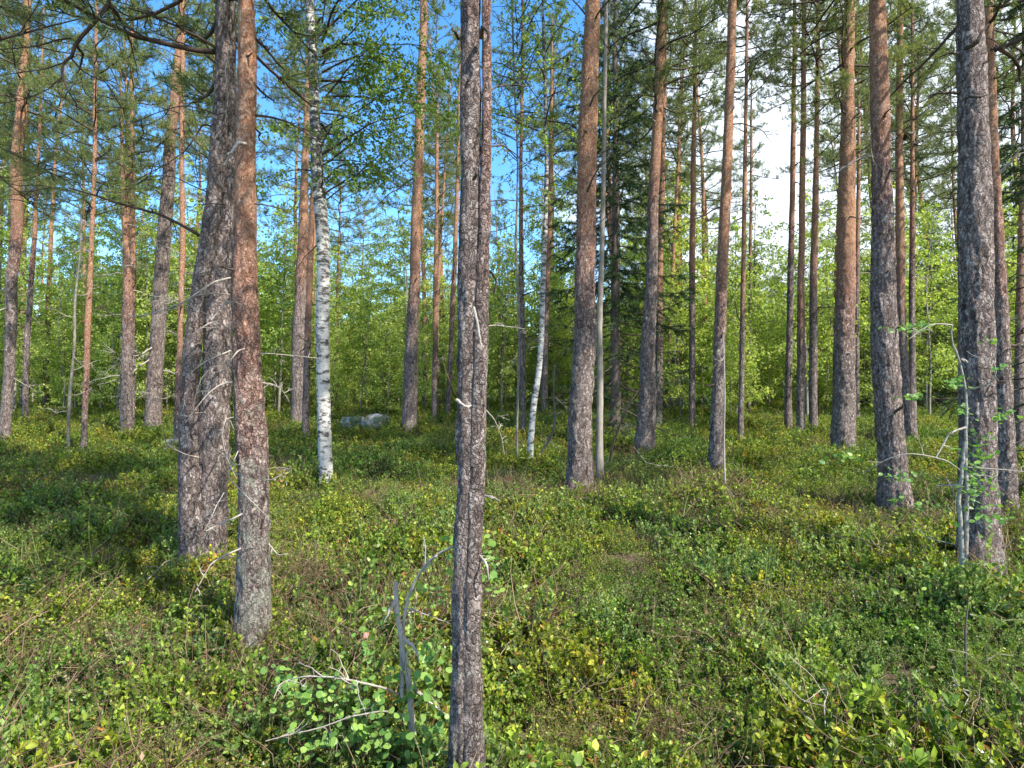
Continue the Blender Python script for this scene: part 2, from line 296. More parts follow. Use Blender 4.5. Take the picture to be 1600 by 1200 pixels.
def rock_mat():
    m, N, K = nodes('granite'); out = N('ShaderNodeOutputMaterial'); p = N('ShaderNodeBsdfPrincipled'); tc = N('ShaderNodeTexCoord')
    f = noise(N, K, tc.outputs['Object'], 18, 7, .75); a = noise(N, K, tc.outputs['Object'], 4, 5, .6)
    c = ramp(N, K, f, [(.3, (.13, .125, .115)), (.5, (.28, .265, .245)), (.7, (.46, .44, .41))])
    c = mixc(N, K, ramp(N, K, a, [(.44, (0,) * 3), (.54, (.85,) * 3)]), c, (.085, .11, .03))
    K(c, p.inputs['Base Color']); p.inputs['Roughness'].default_value = .9
    b = N('ShaderNodeBump'); b.inputs['Distance'].default_value = .02; K(f, b.inputs['Height']); K(b.outputs[0], p.inputs['Normal'])
    K(p.outputs[0], out.inputs[0]); return m

# ------------------------------------------------------------------ ground
def build_ground():
    ax = lambda a, n: np.sinh(np.linspace(-1, 1, n) * a) / math.sinh(a)
    xs = ax(3.2, 321) * 400
    ys = np.concatenate([np.linspace(-30, 0, 40)[:-1], np.arange(0, 26, .11), 26 + (np.exp(np.linspace(0, 1, 120) * 4) - 1) / (math.exp(4) - 1) * 500])
    xs = np.unique(np.concatenate([xs[np.abs(xs) > 14], np.arange(-14, 14.01, .13)]))
    X, Y = np.meshgrid(xs, ys); Z = gz(X, Y); Z = Z + .07 * vn(np.stack([X * 5, Y * 5, 0 * X], -1), 3) * (Y < 26)
    nx, ny = len(xs), len(ys); i = np.arange(ny - 1)[:, None] * nx + np.arange(nx - 1)[None]
    mb = MB(); mb.add(np.stack([X, Y, Z], -1), np.stack([i, i + 1, i + nx + 1, i + nx], -1).reshape(-1, 4), True)
    tag(link('ground', mb.mesh('ground', ground_mat())), None, None, kind='structure')
build_ground()

# ------------------------------------------------------------------ trunks
def trunk_mesh(path, rad, mat, seg=16, step=.12, rough=.06, name='trunk', seed=0, flare=.25, seam=None):
    """path: local points foot to top; rough: bark relief as a share of the radius"""
    path = np.asarray(path, float); rad = np.asarray(rad, float)
    d = np.concatenate([[0], np.cumsum(np.linalg.norm(np.diff(path, axis=0), axis=1))]); n = max(8, int(d[-1] / step))
    s = np.concatenate([np.linspace(0, d[-1], n)]); pts = np.stack([np.interp(s, d, path[:, k]) for k in range(3)], 1)
    ker = np.array([1, 2, 3, 2, 1]) / 9.; w = max(1, int(.25 / step))
    for _ in range(2 + w):
        q = pts.copy(); q[2:-2] = sum(ker[k] * pts[k:len(pts) - 4 + k] for k in range(5)); pts = q
    r = np.interp(s, d, rad); r = r * (1 + flare * np.exp(-s / .28))
    pts[:, :2] += (fbm(np.stack([s * .7, s * 0, s * 0 + seed], -1), seed, 2)[:, None] * np.array([[.25, .2]]) * r[:, None])
    th = np.linspace(0, 2 * np.pi, seg, endpoint=False)
    cs, sn = np.cos(th), np.sin(th)
    A = np.stack([cs[None] * r[:, None] * 1.0, sn[None] * r[:, None] * 1.0, np.repeat(s[:, None], seg, 1)], -1)
    nn = fbm(np.stack([A[..., 0] * 14 + seed * 7.3, A[..., 1] * 14, A[..., 2] * 5], -1), seed, 3)
    lob = vn(np.stack([A[..., 0] * 3 / (r[:, None] * 6 + .1), A[..., 1] * 3 / (r[:, None] * 6 + .1), A[..., 2] * .6 + seed], -1), seed + 3)
    amp = rough * r[:, None] + .004
    if seg >= 40:
        rg = 1 - np.abs(fbm(np.stack([A[..., 0] * 26 + seed, A[..., 1] * 26, A[..., 2] * 5.5], -1), seed + 9, 3)) * 3; nn = nn + .9 * np.clip(rg, -1, 1) * np.interp(s, [0, 3.5, 6], [1, .8, .3])[:, None]; lob0 = 1
    rr = r[:, None] + nn * amp + lob * .07 * r[:, None] + ((np.cos(th * 3 + seed) + .6 * np.cos(th * 5 + 2 * seed))[None] * .2 * np.exp(-s / .26)[:, None] * r[:, None])
    if seam is not None: rr = rr * (1 - .22 * np.exp(-((th[None] - seam) / .22) ** 2))
    V = pts[:, None] + np.stack([cs[None] * rr, sn[None] * rr, 0 * rr], -1)
    i = np.arange(n - 1)[:, None] * seg; j = np.arange(seg)[None]; k = (j + 1) % seg
    mb = MB(); mb.add(V.reshape(-1, 3), np.stack([i + j, i + k, i + seg + k, i + seg + j], -1).reshape(-1, 4), True)
    mb.add(V[-1], [list(range(seg))], False)
    return mb.mesh(name, mat), pts, r, s

def branch_path(r, L, el, az, droop=0.0, n=8, wob=.12):
    p = np.zeros((n, 3)); d = np.array([math.cos(el) * math.cos(az), math.cos(el) * math.sin(az), math.sin(el)])
    for i in range(1, n):
        d = unit(d + r.normal(size=3) * wob + np.array([0, 0, droop / n])); p[i] = p[i - 1] + d * L / (n - 1)
    return p

DEADPOOL = []
def make_dead_pool():
    for k in range(14):
        r = np.random.default_rng(400 + k); mb = MB()
        p = branch_path(r, 1.0, math.radians(r.uniform(-25, 35)), 0, r.uniform(-1.2, .7), 12, .17)
        tube(mb, p, np.linspace(.015, .003, 12), 5)
        for t in range(int(r.integers(4, 9))):
            i = int(r.integers(3, 11)); q = p[i] + branch_path(r, r.uniform(.12, .5), r.uniform(-.9, .8), r.uniform(-1.3, 1.3), r.uniform(-1, .5), 7, .25)
            tube(mb, q, np.linspace(.006, .0018, 7), 4)
            for u in range(int(r.integers(0, 4))):
                j = int(r.integers(1, 6)); q2 = q[j] + branch_path(r, r.uniform(.06, .22), r.uniform(-.9, .8), r.uniform(-2, 2), 0, 5, .3)
                tube(mb, q2, np.linspace(.003, .0014, 5), 3)
        DEADPOOL.append((mb.mesh('dead_branch', M['dead']), mb.mesh('dead_branch_dark', M['darktwig'])))
make_dead_pool()
def dead_branch(parent, loc, az, L, dark=False, r=random):
    me = DEADPOOL[r.randrange(14)][1 if dark else 0]
    o = link('dead_branch', me, parent, loc); o.rotation_euler = (r.uniform(-.6, .6), 0, az); o.scale = (L, L, L); return o

STUBS = []
for k in range(5):
    r = np.random.default_rng(800 + k); mb = MB(); tube(mb, branch_path(r, [.05, .09, .14, .07, .2][k], .3, 0, .4, 6, .3), np.linspace(.016, .006, 6), 6); STUBS.append(mb.mesh('branch_stub', M['darktwig'] if k != 3 else M['dead']))
def pine_crown_mesh(seed, L, R, nb, tufts=1.45, nl=.085, nwid=.0115, per=15, low=0.0):
    r = np.random.default_rng(seed); mb = MB(); TC = []; TD = []
    for i in range(nb):
        t = ((i + r.random()) / nb) ** 1.05; z = L * t; prof = np.interp(t, [0, .12, .45, .8, 1], [.75, 1, .85, .5, .12])
        ln = R * prof * r.uniform(.65, 1.15); az = i * 2.39996 + r.normal() * .5; el = math.radians(np.interp(t, [0, .5, 1], [-8, 12, 55]) + r.normal() * 10)
        p = branch_path(r, ln, el, az, .45, 9, .13); p[:, 2] += z; b0 = .008 + ln * .010
        tube(mb, p, np.linspace(b0, .006, 9), 5, 1, False)
        nt = int(max(4, ln * 5.2 * tufts)); TC.append(p[-1]); TD.append(p[-1] - p[-2])
        for k in range(nt):
            f = r.uniform(.28, 1.0); i0 = min(7, int(f * 8)); base = p[i0] + (p[i0 + 1] - p[i0]) * (f * 8 - i0)
            dirb = unit(p[i0 + 1] - p[i0]); a2 = math.atan2(dirb[1], dirb[0]) + r.choice([-1, 1]) * r.uniform(.4, 1.2)
            tl = ln * r.uniform(.14, .34) * (1.25 - f * .6)
            q = base + branch_path(r, tl, r.uniform(-.15, .6), a2, .7, 5, .2)
            tube(mb, q, np.linspace(.008, .003, 5), 3, 1, False)
            for j in range(1, 5):
                for _ in range(1 if j < 3 else 2):
                    jit = r.normal(size=3) * .055 * (1 if j < 4 else .8)
                    TC.append(q[j] + jit); TD.append(unit((q[j] - q[j - 1])[None])[0] + np.array([0, 0, .45]) + r.normal(size=3) * .35)
    C = np.array(TC); D = unit(np.array(TD)); n = len(C)
    CC = np.repeat(C, per, 0); DD = np.repeat(D, per, 0) ; dd = unit(DD * .75 + unit(r.normal(size=CC.shape)) * 1.0)
    CC = CC + DD * r.uniform(-.05, .05, (len(CC), 1))
    needles(mb, CC, dd, r.uniform(.7, 1.25, len(CC)) * nl, np.full(len(CC), nwid), r, 0)
    return mb.mesh('crown', [M['needle'], M['darktwig']])
CROWN = [pine_crown_mesh(11, 8.0, 2.5, 48), pine_crown_mesh(12, 9.5, 2.3, 54), pine_crown_mesh(13, 7.0, 2.7, 44), pine_crown_mesh(14, 10.5, 2.1, 60)]
CROWNL = [8.0, 9.5, 7.0, 10.5]
SMALL = [pine_crown_mesh(21, 5.5, 1.15, 44, 1.8, .065, .0085, 15), pine_crown_mesh(22, 6.5, 1.3, 48, 1.8, .065, .0085, 15), pine_crown_mesh(23, 4.5, 1.0, 36, 1.8, .065, .0085, 15)]
SMALLL = [5.5, 6.5, 4.5]

def px_trunk(pts, D, mat, H, parent=None, root=None, seg=20, rough=.06, seed=0, flare=.42, name='trunk', step=.08, sink=.25, seam=None, dy=0.0):
    """pts = [(x, y, width)] in photograph pixels at depth D -> a trunk of true size standing at that depth"""
    w = [P(x, y, D + dy) for x, y, _ in pts]; rr = [max(.006, ww * .445 * D / FPX) for _, _, ww in pts]
    g = float(gz(w[0].x, D + dy)); foot = Vector((w[0].x, D + dy, g))
    pth = [np.array([foot.x, foot.y, g - sink])]; rad = [rr[0]]
    for q, a in zip(w, rr):
        if q.z > g + .05: pth.append(np.array(q)); rad.append(a)
    top = pth[-1]
    if H:
        a, b = pth[-2], pth[-1]; d = unit((b - a)[None])[0]; d = unit((d * .6 + np.array([0, 0, .5]))[None])[0]
        if H + g > top[2] + .3:
            k = (H + g - top[2]) / d[2]; pth.append(top + d * k); rad.append(.02)
    r0 = root if root is not None else foot
    loc = [q - np.array(r0) for q in pth]
    me, c, rad_s, s = trunk_mesh(loc, rad, mat, seg, step, rough, name, seed, flare, seam)
    return foot, me, c, rad_s

TREES = []
def pine(label, pts, base=None, D=None, H=17, crown=0, oh=3.0, lichen=.4, ndead=5, dead=(2, 8), dlen=(.3, 1.1), seg=None, small=False, nstub=11, cb=None, seed=None, group='pines of the open stand', bs=1.15, dark=.5, cs=1.0, darkb=None):
    if D is None: D = ground_hit(pts[0][0], pts[0][1])
    seed = seed if seed is not None else len(TREES) * 3 + 1; rr = random.Random(seed)
    wpx = pts[0][2]; seg = seg or int(min(64, max(10, wpx * 1.3)))
    step = .028 if wpx > 28 and D < 14 else (.08 if D < 16 else .16)
    foot, me, c, rad = px_trunk(pts, D, M['pine'], H, seg=seg, rough=.075 if wpx > 30 else .06, seed=seed, step=step)
    t = empty('pine_tree', foot, label, 'pine tree', group)
    o = link('trunk', me, t); o.color = (oh / 20, lichen, rr.random(), bs)
    pool, lens = (SMALL, SMALLL) if small else (CROWN, CROWNL)
    me_c, Lc = pool[crown % len(pool)], lens[crown % len(pool)]
    k = cs; zb = H - Lc * k * .98
    if cb: k = (H - cb) / Lc; zb = cb
    i = int(np.argmin(np.abs(c[:, 2] - zb))); ct = link('crown', me_c, t, tuple(c[i])); kr = k if not small else k
    ct.rotation_euler = (0, 0, rr.uniform(0, 6.28)); ct.scale = (cs if not cb else max(.7, min(k, 1.2)),) * 2 + (k,)
    for _ in range(ndead):
        z = rr.uniform(*dead); i = int(np.argmin(np.abs(c[:, 2] - z))); az = rr.uniform(0, 6.28)
        p = c[i] + np.array([math.cos(az), math.sin(az), 0]) * rad[i] * .7
        dead_branch(t, tuple(p), az, rr.uniform(*dlen), rr.random() < dark, rr)
    for _ in range(nstub):
        z = rr.uniform(1.2, min(H - 4, 9)); i = int(np.argmin(np.abs(c[:, 2] - z))); az = rr.uniform(3.0, 6.4)
        o = link('branch_stub', STUBS[rr.randrange(5)], t, tuple(c[i] + np.array([math.cos(az), math.sin(az), 0]) * rad[i] * .8)); o.rotation_euler = (rr.uniform(0, 6), rr.uniform(-.6, .3), az); k = rr.uniform(.6, 1.5) * (.55 if D < 7 else 1); o.scale = (k, k, k)
    TREES.append((foot.x, foot.y)); return t, c, rad, D

# ------------------------------------------------------------------ the pines one can tell apart
G2 = 'middle distance pines'
pine('old pine at the left edge with an orange upper trunk and a grey foot', [(8, 660, 17), (14, 560, 17), (18, 480, 18), (23, 400, 18), (26, 300, 19), (36, 130, 15), (42, 0, 13)], D=15, H=17, crown=1, oh=5.6, ndead=16, dead=(1.5, 7), cb=8.2)
pine('slim grey pine just right of the old pine at the left edge', [(40, 645, 9), (42, 540, 9), (50, 430, 8), (56, 320, 7), (62, 200, 5)], D=17, H=12, small=True, crown=1, oh=5.2, cb=6.5, group=G2)
pine('thin young pine with bright orange bark, left of the two stemmed old pine', [(131, 680, 9), (135, 600, 9), (137, 500, 10), (142, 400, 8), (147, 280, 7), (148, 150, 6), (150, 60, 5)], D=13.5, H=11.5, small=True, crown=0, oh=2.3, cb=5.4, ndead=8)
pine('grey pine with a reddish top between the thin orange pine and the leaning pine', [(198, 660, 18), (200, 560, 17), (201, 460, 16), (196, 380, 9), (192, 300, 7)], D=15.5, H=10, small=True, crown=2, oh=4.2, cb=6, group=G2, ndead=16, dead=(1, 6), dark=.1)
pine('thin orange pine rising out of view behind the short grey pine on the left', [(206, 655, 9), (207, 500, 9), (208, 400, 9), (206, 250, 8), (206, 120, 7), (206, 0, 6)], D=16.5, H=15, small=True, crown=1, oh=4.2, cb=6.5, cs=1.1, group=G2)
pine('thick brown pine leaning right behind the two stemmed old pine', [(238, 650, 26), (244, 520, 24), (249, 430, 24), (258, 340, 22), (266, 240, 20), (273, 160, 16), (280, 60, 13), (284, 0, 12)], D=17, H=17, crown=0, oh=9, lichen=.2, cb=11, ndead=14, dead=(1.5, 9), dlen=(.5, 1.6), dark=.3)
pine('thin pinkish orange pine close to the left of the two stemmed old pine', [(277, 665, 9), (281, 540, 9), (285, 400, 9), (284, 250, 8), (284, 150, 8), (285, 60, 7)], D=14.5, H=12, small=True, crown=2, oh=2.5, cb=7.5, ndead=16, dead=(.8, 6), dlen=(.4, 1.0), dark=.1)
t, FC, FR, FD = pine('orange barked pine with lichen spotted foot, before the two stemmed old pine', [(390, 1005, 56), (394, 930, 52), (397, 800, 47), (392, 700, 48), (384, 600, 45), (381, 500, 42), (380, 400, 38), (382, 300, 33), (385, 200, 31), (387, 100, 30), (386, 0, 27)], H=15, crown=1, oh=2.75, lichen=.75, bs=1.5, ndead=0, seg=72)
pine('pine with a thick grey brown trunk behind and left of the white birch', [(468, 625, 28), (470, 500, 25), (473, 400, 20), (476, 300, 14), (480, 180, 10), (482, 60, 8)], D=19, H=15.5, crown=2, oh=5.4, cb=10, group=G2)
pine('slim pine pressed against the left side of the white birch', [(478, 668, 12), (481, 550, 11), (486, 400, 10), (489, 300, 8)], D=14.8, H=10.5, small=True, oh=3.4, cb=7.4, group=G2)
pine('straight pine with glowing orange upper trunk, right of the white birch', [(638, 660, 27), (643, 560, 24), (646, 480, 21), (650, 400, 19), (654, 280, 17), (658, 150, 15), (662, 0, 12)], D=16, H=17.5, crown=3, oh=4.6, ndead=14, dead=(3.5, 11), dlen=(.5, 1.6), cb=11.5, dark=.9)
pine('very thin orange pine right of the tall straight pine, dead twigs at its foot', [(679, 640, 9), (680, 480, 9), (682, 350, 7), (683, 250, 6)], D=19, H=11, small=True, crown=2, oh=2.9, cb=7.5, group=G2)
pine('thin orange pine half hidden behind the left of the twin stemmed pine', [(700, 640, 9), (706, 500, 9), (711, 400, 8), (716, 240, 6)], D=20, H=13, small=True, crown=1, oh=4, cb=8, group=G2)
pine('slim dark pine standing right of the twin stemmed pine', [(818, 665, 10), (816, 520, 9), (814, 400, 8), (814, 250, 6), (816, 90, 5)], D=15.5, H=12.5, small=True, crown=1, oh=6.0, lichen=.1, cb=7.5, group=G2)
pine('pale pine standing just behind the crooked thin birch', [(850, 622, 13), (852, 520, 11), (857, 400, 9), (861, 250, 8), (862, 150, 6)], D=21, H=14, small=True, crown=0, oh=5.2, cb=9, group=G2)
pine('big central pine with furrowed grey foot and light orange trunk, beside a silver pole', [(906, 768, 44), (908, 700, 39), (910, 600, 38), (912, 500, 38), (914, 400, 34), (916, 300, 33), (919, 200, 33), (922, 100, 29), (926, 0, 27)], H=18, crown=1, oh=4.3, lichen=.3, ndead=6, dead=(3.5, 8), dlen=(.3, .8), seg=56, dark=1)
pine('grey pine right of the dark spruce, slightly bent, with a narrow pink orange top', [(1007, 692, 32), (1012, 600, 27), (1015, 500, 22), (1018, 400, 19), (1023, 280, 18), (1029, 150, 16), (1034, 0, 13)], H=17.5, D=13, crown=3, oh=6.0, lichen=.3, ndead=9, dead=(5, 10), dark=.8)
pine('narrow orange pine half hidden behind the bent grey pine', [(1028, 655, 14), (1030, 540, 13), (1031, 420, 12), (1035, 280, 9), (1038, 120, 8)], D=17.5, H=15, crown=2, oh=3.9, cb=10, group=G2)
pine('thin pale pine right of the bent grey pine', [(1042, 640, 7), (1047, 500, 7), (1053, 380, 7), (1060, 250, 5)], D=22, H=13, small=True, crown=0, oh=3.5, cb=8, group=G2)
pine('slim pine with a red brown top and a blackish foot, left of the maroon pine', [(1081, 640, 12), (1081, 520, 11), (1081, 400, 10), (1083, 280, 9), (1085, 170, 7), (1087, 40, 6)], D=18, H=15, crown=0, oh=5.0, lichen=0, cb=9.5, ndead=6, group=G2)
pine('maroon trunked pine with a thin dead pole leaning on its foot', [(1116, 742, 27), (1120, 650, 22), (1124, 540, 20), (1129, 430, 19), (1133, 330, 18), (1137, 220, 17), (1142, 100, 16), (1144, 0, 14)], H=17.5, crown=0, oh=3.9, lichen=.2, ndead=5, dead=(4.5, 9), dark=.9)
pine('thin pine of light orange bark right of the maroon pine', [(1157, 675, 10), (1160, 540, 9), (1162, 400, 8), (1164, 250, 7), (1167, 60, 5)], D=15, H=14.5, small=True, crown=1, oh=4.1, cb=8.5, cs=1.2, ndead=7)
pine('very thin dark pine behind the thin light orange pine', [(1170, 640, 6), (1172, 450, 6), (1174, 250, 5)], D=22, H=13, small=True, crown=2, oh=6, cb=8.5, group=G2)
pine('left one of three slim pines standing close together against the white sky', [(1231, 640, 13), (1234, 500, 11), (1236, 400, 10), (1239, 250, 9), (1241, 110, 7)], D=17.5, H=16, crown=1, oh=6.0, lichen=.1, cb=10, cs=.8, ndead=6)
pine('middle one of three slim pines standing close together, pale foot, orange trunk', [(1251, 656, 14), (1252, 520, 13), (1252, 400, 11), (1254, 250, 10), (1256, 90, 8)], D=16, H=16, crown=0, oh=3.6, lichen=.5, cb=10, cs=.8, ndead=6)
pine('right one of three slim pines standing close together, with a maroon trunk', [(1271, 650, 14), (1271, 520, 13), (1272, 400, 12), (1275, 250, 9), (1278, 80, 7)], D=16.5, H=16, crown=2, oh=4.9, lichen=.1, cb=9.5, cs=.8, ndead=7, dark=.9)
pine('stout pine with deeply cracked grey foot, right of the three slim pines', [(1318, 672, 36), (1319, 600, 33), (1320, 500, 31), (1322, 400, 28), (1323, 300, 25), (1324, 200, 23), (1326, 100, 20), (1328, 0, 17)], D=13, H=17.5, crown=3, oh=3.9, lichen=.45, ndead=10, dead=(4.5, 10), dlen=(.4, 1.2), dark=.9, seg=44)
pine('slim grey pine half hidden behind the stout cracked pine', [(1339, 632, 8), (1339, 480, 8), (1341, 330, 7), (1342, 200, 5)], D=20, H=13, small=True, crown=1, oh=6, cb=8, group=G2)
pine('dark grey pine with a narrow bluish foot, third large trunk from the right edge', [(1398, 797, 50), (1396, 740, 44), (1391, 650, 42), (1385, 560, 41), (1381, 450, 37), (1379, 350, 33), (1377, 250, 30), (1374, 120, 29), (1370, 0, 26)], H=17, crown=2, oh=5.3, lichen=.2, ndead=6, dead=(4.5, 8), seg=60)
pine('pale orange pine with a round witch growth, touching the right of the dark grey pine', [(1418, 670, 14), (1412, 560, 14), (1407, 460, 14), (1406, 350, 14), (1405, 200, 12), (1406, 60, 10), (1407, 0, 10)], D=14.5, H=16, crown=1, oh=4.2, lichen=.2, cb=10, ndead=9)
pine('grey green pine with peeling foot right of the pale orange pine', [(1424, 680, 17), (1425, 560, 11), (1425, 440, 9), (1426, 300, 7)], D=14.5, H=12, small=True, crown=0, oh=5.4, cb=7, ndead=8, group=G2)
t, GC, GR, GD = pine('largest dark trunk near the right edge, with rough scaly bark', [(1530, 895, 66), (1529, 840, 58), (1528, 740, 53), (1527, 620, 51), (1526, 500, 50), (1525, 400, 50), (1522, 250, 46), (1517, 100, 43), (1513, 0, 40)], H=17, crown=0, oh=7.5, lichen=.45, ndead=4, dead=(3.5, 5), dlen=(.4, .8), dark=1, seg=72)
pine('pine with orange upper trunk just behind the largest dark trunk near the right edge', [(1573, 810, 32), (1571, 700, 28), (1567, 600, 25), (1563, 500, 22), (1558, 360, 18), (1551, 220, 16), (1544, 0, 13)], H=15, crown=1, oh=3.9, lichen=.3, ndead=4)
pine('orange tinted pine cut by the right edge of the picture', [(1592, 640, 14), (1593, 520, 13), (1596, 400, 12), (1600, 220, 10)], D=13, H=15, crown=2, oh=3.8, cb=8, ndead=10, dead=(2, 8))
# twin stemmed trees: two trunks from one foot
def twin(label, A, B, H, oh, lichen, crown, base, seg=64, sd=40, dyB=.0, seamA=None, bs=1.15):
    D = ground_hit(*base); foot = P(base[0], base[1], D); foot.z = float(gz(foot.x, D))
    t = empty('twin_stemmed_pine', foot, label, 'pine tree', 'pines of the open stand'); cs = []
    for n, (pp, dy, hh) in enumerate(((A, 0, H), (B, dyB, H * .93))):
        f, me, c, r = px_trunk(pp, D, M['pine'], hh, root=foot, seg=seg, rough=.075, seed=sd + n * 5, step=.028, dy=dy, flare=.25)
        o = link('trunk', me, t); o.color = (oh[n] / 20, lichen, .3 + .4 * n, bs); cs.append((c, r))
        cm, cl = (CROWN, CROWNL) if hh > 12.5 else (SMALL, SMALLL); k = int(np.argmin(np.abs(c[:, 2] - (hh - cl[(crown + n) % 3])))); ct = link('crown', cm[(crown + n) % 3], t, tuple(c[k])); ct.rotation_euler = (0, 0, n * 2.)
    TREES.append((foot.x, foot.y)); return t, cs, D
TW1, C1, D1 = twin('old pine of two thick grey stems with bare dead branches, behind the orange barked pine',
    [(303, 886, 44), (300, 800, 39), (297, 700, 33), (297, 600, 27), (302, 520, 25), (313, 440, 25), (324, 380, 27), (334, 300, 26), (341, 220, 25), (346, 120, 22), (350, 0, 18)],
    [(333, 886, 46), (334, 800, 48), (338, 700, 49), (343, 600, 46), (346, 500, 43), (349, 400, 38), (351, 300, 35), (352, 180, 33), (352, 80, 33), (352, 0, 31)], 15.5, (10.5, 11), .35, 0, (318, 886), dyB=.12)
TW2, C2, D2 = twin('twin stemmed pine nearest the camera, its slimmer stem fused to the right of the thicker',
    [(722, 1262, 50), (722, 1130, 46), (722, 1000, 43), (725, 850, 38), (728, 720, 36), (730, 600, 35), (731, 450, 34), (733, 300, 33), (735, 150, 33), (735, 0, 32)],
    [(739, 1262, 38), (738, 1130, 36), (736, 1000, 34), (740, 850, 30), (746, 720, 28), (749, 600, 26), (752, 450, 24), (756, 300, 20), (759, 150, 18), (760, 0, 15)], 11.5, (5.0, 3.9), .45, 2, (728, 1262), sd=60, dyB=-.015, bs=1.9)

# ------------------------------------------------------------------ broken off branches and twigs drawn where the photo has them
def px_branch(parent, root, pts, D, r0, r1, mat, dys=None, twigs=0, seed=0, name='dead_branch'):
    r = np.random.default_rng(seed + 900); n = len(pts); dys = dys or [0] * n
    w = np.array([np.array(P(x, y, D + dy)) for (x, y), dy in zip(pts, dys)]) - np.array(root)
    d = np.concatenate([[0], np.cumsum(np.linalg.norm(np.diff(w, axis=0), axis=1))]); m = max(8, n * 4); s = np.linspace(0, d[-1], m)
    p = np.stack([np.interp(s, d, w[:, k]) for k in range(3)], 1); q = p.copy(); q[1:-1] = (p[:-2] + 2 * p[1:-1] + p[2:]) / 4; p = q
    p[1:-1] += r.normal(size=(m - 2, 3)) * r0 * .10
    if mat == M['dead']: twigs = int(twigs * 1.6 + 1)
    mb = MB(); tube(mb, p, np.linspace(r0, r1, m), 7); 
    for k in range(twigs):
        i = int(r.integers(m // 4, m - 1)); az = r.uniform(0, 6.28); L = d[-1] * r.uniform(.1, .35)
        t = p[i] + branch_path(r, L, r.uniform(-.7, .9), az, r.uniform(-.8, .8), 8, .22); tube(mb, t, np.linspace(r1 * 1.3, .0012, 8), 4)
        for u in range(2):
            j = int(r.integers(2, 7)); t2 = t[j] + branch_path(r, L * .4, r.uniform(-.7, .9), r.uniform(0, 6.28), 0, 5, .2); tube(mb, t2, np.linspace(.002, .001, 5), 3)
    return link(name, mb.mesh(name, mat), parent)
r1 = TW1.location
for k, (pts, a, b, mt, tw, dys) in enumerate([
    ([(318, 372), (290, 355), (250, 335), (200, 322), (150, 306), (108, 294)], .016, .006, 'darktwig', 5, (0, -.1, -.2, -.3, -.4, -.4)),
    ([(340, 76), (310, 58), (270, 38), (232, 22), (200, 12)], .016, .006, 'darktwig', 6, (0, -.1, -.3, -.4, -.5)),
    ([(338, 100), (315, 80), (285, 68), (250, 55), (232, 45)], .011, .004, 'darktwig', 5, (0, .2, .3, .4, .5)),
    ([(366, 170), (340, 180), (310, 168), (280, 165), (240, 178), (215, 190)], .008, .003, 'darktwig', 5, (-.1, -.3, -.4, -.4, -.5, -.6)),
    ([(335, 200), (318, 192), (300, 222), (285, 240), (250, 262), (205, 285)], .009, .003, 'darktwig', 6, (0, -.1, -.2, -.2, -.3, -.4)),
    ([(328, 302), (300, 290), (270, 275), (235, 274), (210, 290)], .007, .003, 'darktwig', 5, (0, .2, .4, .4, .5)),
    ([(360, 434), (335, 440), (312, 455), (290, 470), (262, 482), (238, 490), (200, 495)], .009, .003, 'dead', 4, (-.25, -.4, -.5, -.55, -.5, -.5, -.5)),
    ([(358, 460), (335, 458), (310, 460), (285, 475), (260, 487)], .007, .0025, 'dead', 4, (-.25, -.4, -.5, -.5, -.5)),
    ([(360, 548), (340, 556), (320, 565), (303, 578), (289, 592)], .008, .003, 'dead', 3, (-.25, -.4, -.45, -.5, -.5)),
    ([(362, 597), (345, 600), (325, 615), (307, 637), (290, 660)], .008, .003, 'dead', 2, (-.25, -.4, -.45, -.5, -.5)),
    ([(345, 568), (330, 575), (315, 590), (306, 615), (302, 640)], .005, .002, 'dead', 2, (-.25, -.4, -.45, -.5, -.5)),
    ([(365, 652), (352, 655), (347, 680), (350, 700), (356, 720), (368, 745)], .006, .002, 'dead', 4, (-.25, -.5, -.5, -.5, -.55, -.6)),
    ([(310, 715), (290, 710), (268, 700), (257, 688), (256, 680)], .007, .003, 'dead', 1, (-.1, -.3, -.4, -.4, -.4)),
    ([(345, 500), (325, 505), (305, 520), (290, 545), (278, 560)], .006, .002, 'dead', 4, (-.25, -.4, -.5, -.5, -.5)),
    ([(352, 320), (330, 318), (310, 320)], .006, .003, 'darktwig', 3, (-.25, -.4, -.5)),
    ([(350, 770), (338, 790), (330, 810), (318, 830)], .005, .002, 'dead', 5, (-.25, -.4, -.5, -.6)),
    ([(366, 90), (356, 88), (352, 110), (354, 130), (357, 150), (352, 190)], .004, .002, 'dead', 3, (-.3, -.35, -.4, -.4, -.4, -.4)),
]): px_branch(TW1, r1, pts, D1, a, b, M[mt], dys, tw, k)
FO = t_f = [o for o in COL.objects if o.get('label', '').startswith('orange barked pine with lichen spotted')][0]
